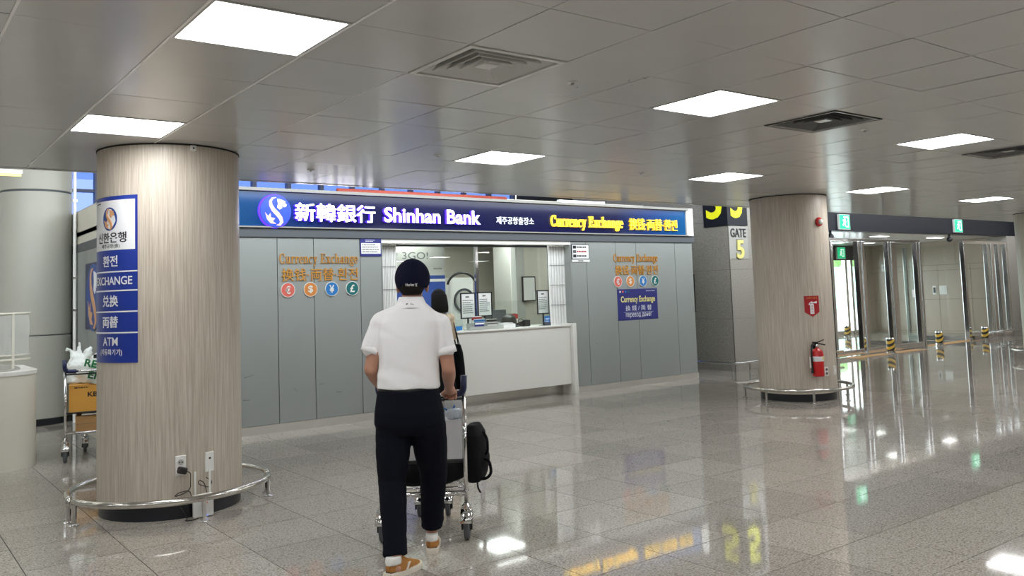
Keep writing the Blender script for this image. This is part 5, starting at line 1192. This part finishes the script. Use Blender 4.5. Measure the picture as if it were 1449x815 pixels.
# joints in the man's own frame: x right, y forward, z up
hipL, hipR = (-0.105, 0.0, 0.90), (0.095, 0.0, 0.90)
kneeL, kneeR = (-0.122, -0.03, 0.49), (0.108, 0.14, 0.50)
anL, anR = (-0.084, -0.20, 0.115), (0.075, 0.26, 0.115)
shL, shR = (-0.168, 0.0, 1.420), (0.188, 0.0, 1.395)
elL, elR = (-0.235, -0.005, 1.145), (0.228, 0.0, 1.130)
wrL, wrR = (-0.215, 0.27, 1.005), (0.205, 0.285, 0.99)
def hand(mb, wr, side):
    """fist closed round the trolley handle: palm, four curled fingers of unequal length and a thumb"""
    x, y, z = wr; px, py, pz = x, y+0.085, z-0.035
    mb.capsule(wr, (px, py-0.035, pz+0.015), 0.028, 0.036); mb.ell((px, py, pz), (0.042, 0.045, 0.022), Matrix.Rotation(R(-15), 3, 'X'))
    for i, ln in enumerate((0.026, 0.030, 0.028, 0.021)):
        fx = px + (-0.0315+0.021*i)*side*-1
        a = (fx, py+0.038, pz-0.002); b = (fx, py+0.038+ln, pz-0.012); c = (fx, py+0.035+ln, pz-0.012-ln); d = (fx, py+0.012+ln*0.5, pz-0.022-ln)
        mb.capsule(a, b, 0.0105, 0.010, 10).capsule(b, c, 0.010, 0.0092, 10).capsule(c, d, 0.0092, 0.0085, 10)
    th = -side
    mb.capsule((px+th*0.034, py-0.02, pz), (px+th*0.052, py+0.02, pz-0.014), 0.0125, 0.011, 10).capsule((px+th*0.052, py+0.02, pz-0.014), (px+th*0.042, py+0.05, pz-0.036), 0.011, 0.0095, 10)
def head(mb, cx, cy, zc, s=1.0, ex=0.082, ez=-0.004):
    """skull with jaw, brow, nose, lips, chin and ears; looks towards +y"""
    mb.ell((cx, cy+0.0, zc+0.015*s), (0.078*s, 0.096*s, 0.105*s)); mb.ell((cx, cy+0.028*s, zc-0.055*s), (0.058*s, 0.066*s, 0.062*s)); mb.ell((cx, cy+0.066*s, zc-0.098*s), (0.022*s, 0.020*s, 0.016*s))
    mb.ell((cx, cy+0.085*s, zc+0.032*s), (0.052*s, 0.016*s, 0.012*s)); mb.capsule((cx, cy+0.092*s, zc+0.015*s), (cx, cy+0.112*s, zc-0.025*s), 0.008*s, 0.014*s, 10)
    for k in (-1, 1):
        mb.ell((cx+k*0.012*s, cy+0.098*s, zc-0.028*s), (0.011*s, 0.012*s, 0.009*s)); mb.ell((cx+k*0.034*s, cy+0.075*s, zc-0.022*s), (0.022*s, 0.018*s, 0.018*s)); mb.ell((cx+k*ex*s, cy-0.008*s, zc+ez*s), (0.013*s, 0.022*s, 0.034*s), Matrix.Rotation(R(12*k), 3, 'Z'))
    mb.ell((cx, cy+0.088*s, zc-0.060*s), (0.024*s, 0.011*s, 0.006*s)); mb.ell((cx, cy+0.086*s, zc-0.071*s), (0.021*s, 0.011*s, 0.007*s))
HX, HZ = 0.024, 1.655
b = MB()
head(b, HX, 0.03, HZ, 1.0, 0.086, -0.034)
b.capsule((0.014, -0.005, 1.46), (HX-0.002, 0.01, 1.60), 0.066, 0.060)
b.loft([(-0.015, 0, 0.86, 0.165, 0.115), (-0.015, 0, 0.98, 0.155, 0.108), (-0.008, 0.0, 1.10, 0.15, 0.105), (0.0, 0.0, 1.26, 0.165, 0.115), (0.006, 0.0, 1.40, 0.165, 0.10), (0.01, 0.0, 1.47, 0.10, 0.075)])
for sh, el, wr, s in ((shL, elL, wrL, -1), (shR, elR, wrR, 1)):
    b.ell(sh, (0.052, 0.055, 0.050)); b.capsule(sh, el, 0.050, 0.040); b.ell(el, (0.040, 0.042, 0.042)); b.capsule(el, tuple(Vector(el).lerp(Vector(wr), 0.35)), 0.041, 0.043); b.capsule(tuple(Vector(el).lerp(Vector(wr), 0.35)), wr, 0.043, 0.027); hand(b, wr, s)
for hp, kn, an in ((hipL, kneeL, anL), (hipR, kneeR, anR)):
    b.capsule(hp, kn, 0.082, 0.056); b.ell(kn, (0.056, 0.058, 0.06)); b.capsule(kn, tuple(Vector(kn).lerp(Vector(an), 0.35)), 0.052, 0.056); b.capsule(tuple(Vector(kn).lerp(Vector(an), 0.35)), an, 0.056, 0.034); b.capsule(an, (an[0], an[1], 0.05), 0.034, 0.032)
    b.capsule((an[0], an[1]-0.02, 0.045), (an[0], an[1]+0.12, 0.035), 0.034, 0.026)
blob('body', b, 'skin', man, 0.0055, 3)
for k in (-1, 1):
    obj('eye', MB().ell((HX+k*0.031, 0.03+0.079, HZ+0.008), (0.013, 0.010, 0.010)), 'sign_white', man, smooth=True); obj('iris', MB().ell((HX+k*0.031, 0.03+0.088, HZ+0.008), (0.006, 0.003, 0.006)), 'ink', man, smooth=True); obj('eyebrow', MB().tube([(HX+k*0.015, 0.132, HZ+0.032), (HX+k*0.03, 0.128, HZ+0.037), (HX+k*0.05, 0.112, HZ+0.032)], 0.004, 6), 'hair', man, smooth=True)
# cropped hair under the cap
h = MB().ell((HX, 0.018, HZ+0.022), (0.084, 0.099, 0.102)).loft([(HX, -0.028, 1.575, 0.054, 0.044), (HX, -0.024, 1.60, 0.070, 0.058), (HX, -0.008, 1.64, 0.080, 0.086)], p=2.1)
blob('hair', h, 'hair', man, 0.006, 2, cut=lambda c: (c.y > 0.03 and c.z < HZ+0.045) or (c.z < 1.572))
# cap: crown, peak, button, back lettering
cp = MB(); v = []; f = []; nr, na = 16, 40
cz0 = 1.633
for j in range(nr+1):
    q = j/nr; th = q*math.pi/2
    for i in range(na):
        a = 2*math.pi*i/na; rx, ry = 0.103, 0.116
        zz = 1.620+0.171*math.sin(th); k = math.sqrt(max(0.0, 1-((zz-1.676)/0.1152)**2)); z = zz
        bk = 0.010*max(0, -math.sin(a))*(1-q)
        v.append((HX+rx*k*math.cos(a), 0.024+ry*k*math.sin(a), z-bk))
for j in range(nr):
    for i in range(na): f.append((j*na+i, j*na+(i+1) % na, (j+1)*na+(i+1) % na, (j+1)*na+i))
cap_o = obj('cap', cp.add(v, f), 'cap_navy', man, smooth=True, fix=False); sd = cap_o.modifiers.new('t', 'SOLIDIFY'); sd.thickness = 0.003; sd.offset = 1
obj('cap_button', MB().ell((HX, 0.024, 1.792), (0.009, 0.009, 0.005)), 'cap_navy', cap_o, smooth=True)
pk = MB(); v = []; f = []
for i in range(13):
    a = R(25+130*i/12)
    for q in (0, 0.5, 1): v.append((HX+(0.100+0.0*q)*math.cos(a), 0.024+(0.112+0.075*q*math.sin(a)**1.2)*math.sin(a), cz0+0.012-0.018*q-0.016*abs(math.cos(a))*q))
for i in range(12):
    for q in range(2): f.append((i*3+q, i*3+q+1, i*3+q+4, i*3+q+3))
pko = obj('cap_peak', pk.add(v, f), 'cap_navy', cap_o, smooth=True, fix=False); pko.modifiers.new('t', 'SOLIDIFY').thickness = 0.003
for i in range(6):
    a = R(90+60*i); obj('cap_seam', MB().tube([(HX+0.1055*math.cos(R(s))*math.cos(a), 0.024+0.1185*math.cos(R(s))*math.sin(a), 1.676+0.1175*math.sin(R(s))) for s in range(-20, 86, 10)], 0.0015, 5), 'cap_navy', cap_o, smooth=True)
def cap_fn(u, v, d):
    a = R(-90)+u/0.11; k = math.sqrt(1-((v-1.676)/0.1152)**2)
    return Vector((HX+(0.103*k+d)*math.cos(a), 0.024+(0.116*k+d)*math.sin(a), v))
fit_text('cap_lettering', 'Hurley )(', -0.030, 0.044, 1.622, 1.644, cap_fn, 'sign_white', cap_o, bold=0.02, depth=(0.003, 0.009))
# polo shirt
s = MB()
s.loft([(-0.016, 0.0, 1.025, 0.186, 0.128), (-0.016, 0, 1.05, 0.187, 0.130), (-0.012, 0.0, 1.13, 0.178, 0.128), (-0.006, 0.002, 1.24, 0.180, 0.130), (0.002, 0.0, 1.34, 0.190, 0.128), (0.008, -0.002, 1.42, 0.188, 0.112), (0.012, -0.004, 1.478, 0.150, 0.092), (0.014, -0.004, 1.518, 0.098, 0.078), (0.014, -0.002, 1.54, 0.070, 0.064)], p=2.5)
slL = (-0.232, 0.0, 1.255); slR = (0.219, 0.0, 1.232)
for sh, sl in ((shL, slL), (shR, slR)):
    s.capsule((0.014, -0.004, 1.492), sh, 0.058, 0.062); s.ell(sh, (0.060, 0.066, 0.060)); s.capsule(sh, tuple(Vector(sh).lerp(Vector(sl), 0.9)), 0.062, 0.060)
def shirt_fold(c, n):
    w = max(0, 1-abs(c.z-1.09)/0.16); d = 0.008*noise.noise(Vector((c.x*9, c.y*8, c.z*4))) + 0.010*w*noise.noise(Vector((c.x*9+c.z*7, 3.1, c.z*13)))
    return d + 0.008*math.exp(-((c.z-1.30-abs(c.x-0.005)*0.5)/0.03)**2)*noise.noise(Vector((c.x*6, 0, c.z*10)))
so = blob('polo_shirt', s, 'shirt_white', man, 0.0075, 6, fold=shirt_fold)
for sl, sh in ((slL, shL), (slR, shR)):
    d = (Vector(sl)-Vector(sh)).normalized(); p1 = Vector(sl)+d*0.012; p0_ = Vector(sl)-d*0.03
    o = obj('sleeve_hem', MB().tube([p0_, Vector(sl)-d*0.01, p1, p1-d*0.004], 0.060, 24, taper=[0.97, 1.0, 1.02, 0.9]), 'shirt_white', so, smooth=True)
cl = MB(); rows_ = []; na = 40
for (z, rx, ry, dy) in ((1.500, 0.108, 0.092, -0.008), (1.522, 0.092, 0.081, -0.006), (1.548, 0.079, 0.071, -0.001), (1.566, 0.072, 0.065, 0.003), (1.560, 0.063, 0.058, 0.004), (1.50, 0.066, 0.060, 0.0)):
    rows_.append([(0.015+rx*math.cos(R(-250+320*i/(na-1))), dy+ry*math.sin(R(-250+320*i/(na-1))), z-0.03*max(0, math.sin(R(-250+320*i/(na-1))))) for i in range(na)])
v = [p for r_ in rows_ for p in r_]; f = [(j*na+i, j*na+i+1, (j+1)*na+i+1, (j+1)*na+i) for j in range(len(rows_)-1) for i in range(na-1)]
obj('collar', cl.add(v, f), 'shirt_white', so, smooth=True, fix=False)
mat('dot_green', rgb(60, 96, 60), 0.6)
for x, z, w, mt in ((-0.014, 1.522, 0.007, 'ink'), (-0.004, 1.520, 0.004, 'dot_green'), (0.010, 1.521, 0.006, 'ink_grey'), (0.02, 1.519, 0.005, 'ink')):
    obj('collar_emblem', MB().ell((x+0.015, -0.0855, z), (w, 0.002, w*0.7), nu=8, nv=6), mt, so, smooth=True)
# belt and trousers
obj('belt', MB().lathe([(1.0, 0.985), (1.02, 0.99), (1.02, 1.022), (1.0, 1.028)], 48), 'belt', man, smooth='auto').matrix_local = Matrix.Translation((-0.015, 0, 0)) @ Matrix.Diagonal((0.176, 0.122, 1.0, 1.0))
tr = MB()
tr.loft([(-0.014, -0.004, 0.76, 0.165, 0.12), (-0.012, -0.010, 0.82, 0.210, 0.140), (-0.011, -0.010, 0.89, 0.207, 0.142), (-0.013, -0.004, 0.96, 0.194, 0.132), (-0.015, 0, 1.018, 0.184, 0.126)], p=2.35)
hemL, hemR = (-0.088, -0.185, 0.105), (0.078, 0.245, 0.155)
for hp, kn, hm, sg_ in ((hipL, kneeL, hemL, -1), (hipR, kneeR, hemR, 1)):
    th = (hp[0], hp[1]-0.008, 0.80)
    tr.capsule(th, tuple(Vector(th).lerp(Vector(kn), 0.55)), 0.110, 0.101); tr.capsule(tuple(Vector(th).lerp(Vector(kn), 0.5)), kn, 0.102, 0.083); tr.capsule(kn, tuple(Vector(kn).lerp(Vector(hm), 0.4)), 0.083, 0.077)
    a = Vector(kn).lerp(Vector(hm), 0.3); pts = [a.lerp(Vector(hm), q/6) for q in range(7)]
    tr.tube(pts, 0.077, 24, taper=[1.0, 0.98, 0.96, 0.93, 0.91, 0.89, 0.88])
def trouser_fold(c, n):
    k = max(0, 1-abs(c.z-0.47)/0.16)+max(0, 1-abs(c.z-0.17)/0.12)*0.9+max(0, 1-abs(c.z-0.72)/0.08)*0.6
    return 0.003*noise.noise(Vector((c.x*7, c.y*7, c.z*6))) + 0.008*k*noise.noise(Vector((c.x*8, c.y*8, c.z*22)))
to = blob('trousers', tr, 'trouser_navy', man, 0.0075, 5, fold=trouser_fold)
# shoes
def shoe(name, ax, ay, heading, lift=0.0, pitch=0.0):
    M_ = Matrix.Translation((ax, ay, lift)) @ Matrix.Rotation(heading, 4, 'Z') @ Matrix.Rotation(pitch, 4, 'X') @ Matrix.Diagonal((0.98, 0.91, 1.10, 1.0))
    r = thing(name, None, None); r.parent = man; r.matrix_local = M_
    prof = [(-0.085, 0.031), (-0.06, 0.037), (0.0, 0.039), (0.06, 0.042), (0.12, 0.047), (0.16, 0.045), (0.19, 0.034), (0.205, 0.015)]
    def outline(k=1.0): return [(-w*k, y*1.0) for y, w in prof] + [(w*k, y) for y, w in prof[::-1]]
    P = outline(1.06); n = len(P)
    so_ = MB(); v = []; f = []
    zs = [(0.0, 0.96), (0.008, 1.0), (0.020, 1.0), (0.026, 0.97)]
    for z, k in zs:
        for x, y in P: v.append((x*k, y*(0.99 if k < 1 else 1.0)-(0.006 if y < -0.07 else 0), z+0.010*max(0, (y-0.12))/0.08 + (0.006 if (y < 0.0 and z > 0.01) else 0)))
    for j in range(len(zs)-1):
        for i in range(n): f.append((j*n+i, j*n+(i+1) % n, (j+1)*n+(i+1) % n, (j+1)*n+i))
    f.append(tuple(range(n))[::-1]); f.append(tuple(3*n+i for i in range(n)))
    obj('sole', so_.add(v, f), 'sole_white', r, smooth='auto')
    obj('midsole_wedge', MB().loft([(0, -0.03, 0.024, 0.036, 0.058), (0, -0.03, 0.034, 0.034, 0.055)], p=2.8), 'sole_dark', r, smooth='auto')
    up = MB().loft([(0, 0.06, 0.02, 0.042, 0.14), (0, 0.057, 0.04, 0.042, 0.138), (0, 0.035, 0.055, 0.037, 0.112), (0, 0.0, 0.075, 0.034, 0.08), (0, -0.018, 0.095, 0.033, 0.062)], p=2.4)
    blob('upper', up, 'suede_tan', r, 0.006, 3)
    blob('heel_collar', MB().loft([(0, -0.03, 0.066, 0.040, 0.056), (0, -0.032, 0.085, 0.040, 0.055), (0, -0.032, 0.105, 0.038, 0.050)], p=2.3), 'sock', r, 0.006, 2)
    obj('heel_patch', MB().box(-0.014, 0.014, -0.0875, -0.078, 0.04, 0.066), 'suede_tan', r, bevel=0.004)
    for sd_ in (-1, 1): obj('side_stripe', MB().prism([(0.03, 0.028), (0.05, 0.03), (0.075, 0.062), (0.055, 0.06)], lambda u, v, d, k=sd_: Vector((k*(0.0415-0.09*max(0, v-0.045)+d), u, v)), 0.003, -0.006), 'sole_white', r)
    for y in (0.04, 0.058, 0.076): obj('lace', MB().tube([(-0.022, y, 0.074-(y-0.04)*0.42), (0, y+0.004, 0.081-(y-0.04)*0.42), (0.022, y, 0.074-(y-0.04)*0.42)], 0.0032, 6), 'suede_tan', r, smooth=True)
    obj('tongue', MB().box(-0.02, 0.02, 0.02, 0.035, 0.07, 0.118), 'suede_tan', r, bevel=0.006)
    return r
shoe('shoe', -0.078, -0.200, R(-36)); shoe('shoe', 0.076, 0.262, R(3))

# ------------------------------------------------------------------ woman at the counter
mat('beige_knit', rgb(206, 188, 160), 0.85, bump=0.15, vscale=120); mat('skirt_black', rgb(18, 18, 21), 0.85, spec=0.15); mat('scarf_red', rgb(168, 44, 54), 0.7)
wo = thing('person', 'woman with black bob hair, beige top and long black skirt at the counter', 'person', (6.12, 9.72, 0), R(-6))
b = MB(); head(b, 0.0, 0.02, 1.535, 0.95); b.capsule((0, -0.005, 1.33), (0, 0.005, 1.46), 0.05, 0.048)
b.loft([(0, 0, 0.80, 0.165, 0.11), (0, 0, 0.95, 0.14, 0.095), (0, 0, 1.10, 0.14, 0.10), (0, 0, 1.28, 0.15, 0.09), (0, 0, 1.35, 0.08, 0.065)])
for k in (-1, 1):
    b.ell((k*0.165, 0, 1.29), (0.052, 0.052, 0.052)); b.capsule((k*0.165, 0, 1.29), (k*0.215, 0.03, 1.03), 0.045, 0.034); b.capsule((k*0.215, 0.03, 1.03), (k*0.15, 0.25, 1.085), 0.034, 0.024); hand(b, (k*0.15, 0.25, 1.13), k)
    b.capsule((k*0.085, 0, 0.82), (k*0.09, 0.0, 0.45), 0.075, 0.05); b.capsule((k*0.09, 0, 0.45), (k*0.085, -0.01, 0.09), 0.05, 0.03); b.capsule((k*0.085, -0.01, 0.045), (k*0.085, 0.12, 0.03), 0.03, 0.024)
blob('body', b, 'skin', wo, 0.006, 3)
for k in (-1, 1): obj('eye', MB().ell((k*0.03, 0.02+0.076, 1.542), (0.012, 0.009, 0.009)), 'ink', wo, smooth=True)
hr = MB().ell((0, 0.0, 1.575), (0.098, 0.108, 0.105)).loft([(0, -0.03, 1.36, 0.11, 0.075), (0, -0.03, 1.42, 0.116, 0.09), (0, -0.02, 1.52, 0.108, 0.10), (0, -0.01, 1.6, 0.095, 0.10)], p=2.3)
blob('hair', hr, 'hair', wo, 0.008, 3, cut=lambda c: c.y > 0.055 and c.z < 1.60)
tp = MB().loft([(0, 0, 0.93, 0.16, 0.115), (0, 0, 1.05, 0.158, 0.115), (0, 0, 1.2, 0.165, 0.115), (0, 0, 1.30, 0.15, 0.10), (0, 0, 1.36, 0.075, 0.07)], p=2.4)
for k in (-1, 1): tp.ell((k*0.165, 0, 1.285), (0.062, 0.062, 0.062)).capsule((k*0.165, 0, 1.285), (k*0.22, 0.03, 1.03), 0.056, 0.048).capsule((k*0.22, 0.03, 1.03), (k*0.165, 0.2, 1.07), 0.048, 0.036)
blob('knit_top', tp, 'beige_knit', wo, 0.009, 5, fold=lambda c, n: 0.005*noise.noise(c*9))
obj('neck_scarf', MB().tube([(0.085*math.cos(R(a)), -0.01+0.08*math.sin(R(a)), 1.375-0.01*math.sin(R(a))) for a in range(0, 360, 15)], 0.016, 8, closed=True), 'scarf_red', wo, smooth=True)
sk = MB(); v = []; f = []; na = 64
for j, (z, rx, ry) in enumerate(((0.24, 0.200, 0.18), (0.5, 0.198, 0.17), (0.75, 0.190, 0.15), (0.9, 0.175, 0.125), (1.0, 0.150, 0.11))):
    for i in range(na):
        a = 2*math.pi*i/na; k = 1+0.05*math.sin(a*11)*(1-j/4); v.append((rx*k*math.cos(a), ry*k*math.sin(a), z))
for j in range(4):
    for i in range(na): f.append((j*na+i, j*na+(i+1) % na, (j+1)*na+(i+1) % na, (j+1)*na+i))
obj('long_skirt', sk.add(v, f), 'skirt_black', wo, smooth=True, fix=False)
for k in (-1, 1): obj('shoe', MB().loft([(k*0.085, 0.04, 0.0, 0.04, 0.115), (k*0.085, 0.04, 0.03, 0.04, 0.115), (k*0.085, 0.025, 0.06, 0.034, 0.09)], p=2.5), 'belt', wo, smooth='auto')
t = thing('tote_bag', 'tall black tote bag hanging at the side of the woman at the counter', 'bag', (6.388, 9.69, 0.33), R(-6))
blob('bag_body', MB().loft([(0, 0, 0.0, 0.045, 0.13), (0.0, 0, 0.25, 0.045, 0.14), (-0.01, 0, 0.50, 0.035, 0.12), (-0.02, 0, 0.60, 0.022, 0.10)], p=3), 'black_cloth', t, 0.01, 3, fold=lambda c, n: 0.008*noise.noise(c*8))
for y in (-0.05, 0.05): obj('bag_strap', MB().tube(fillet([(-0.02, y-0.03, 0.58), (-0.06, y, 0.8), (-0.10, y*0.5, 0.985), (-0.05, y+0.02, 0.8), (-0.01, y+0.03, 0.58)], 0.06), 0.006, 8), 'black_cloth', t, smooth=True)
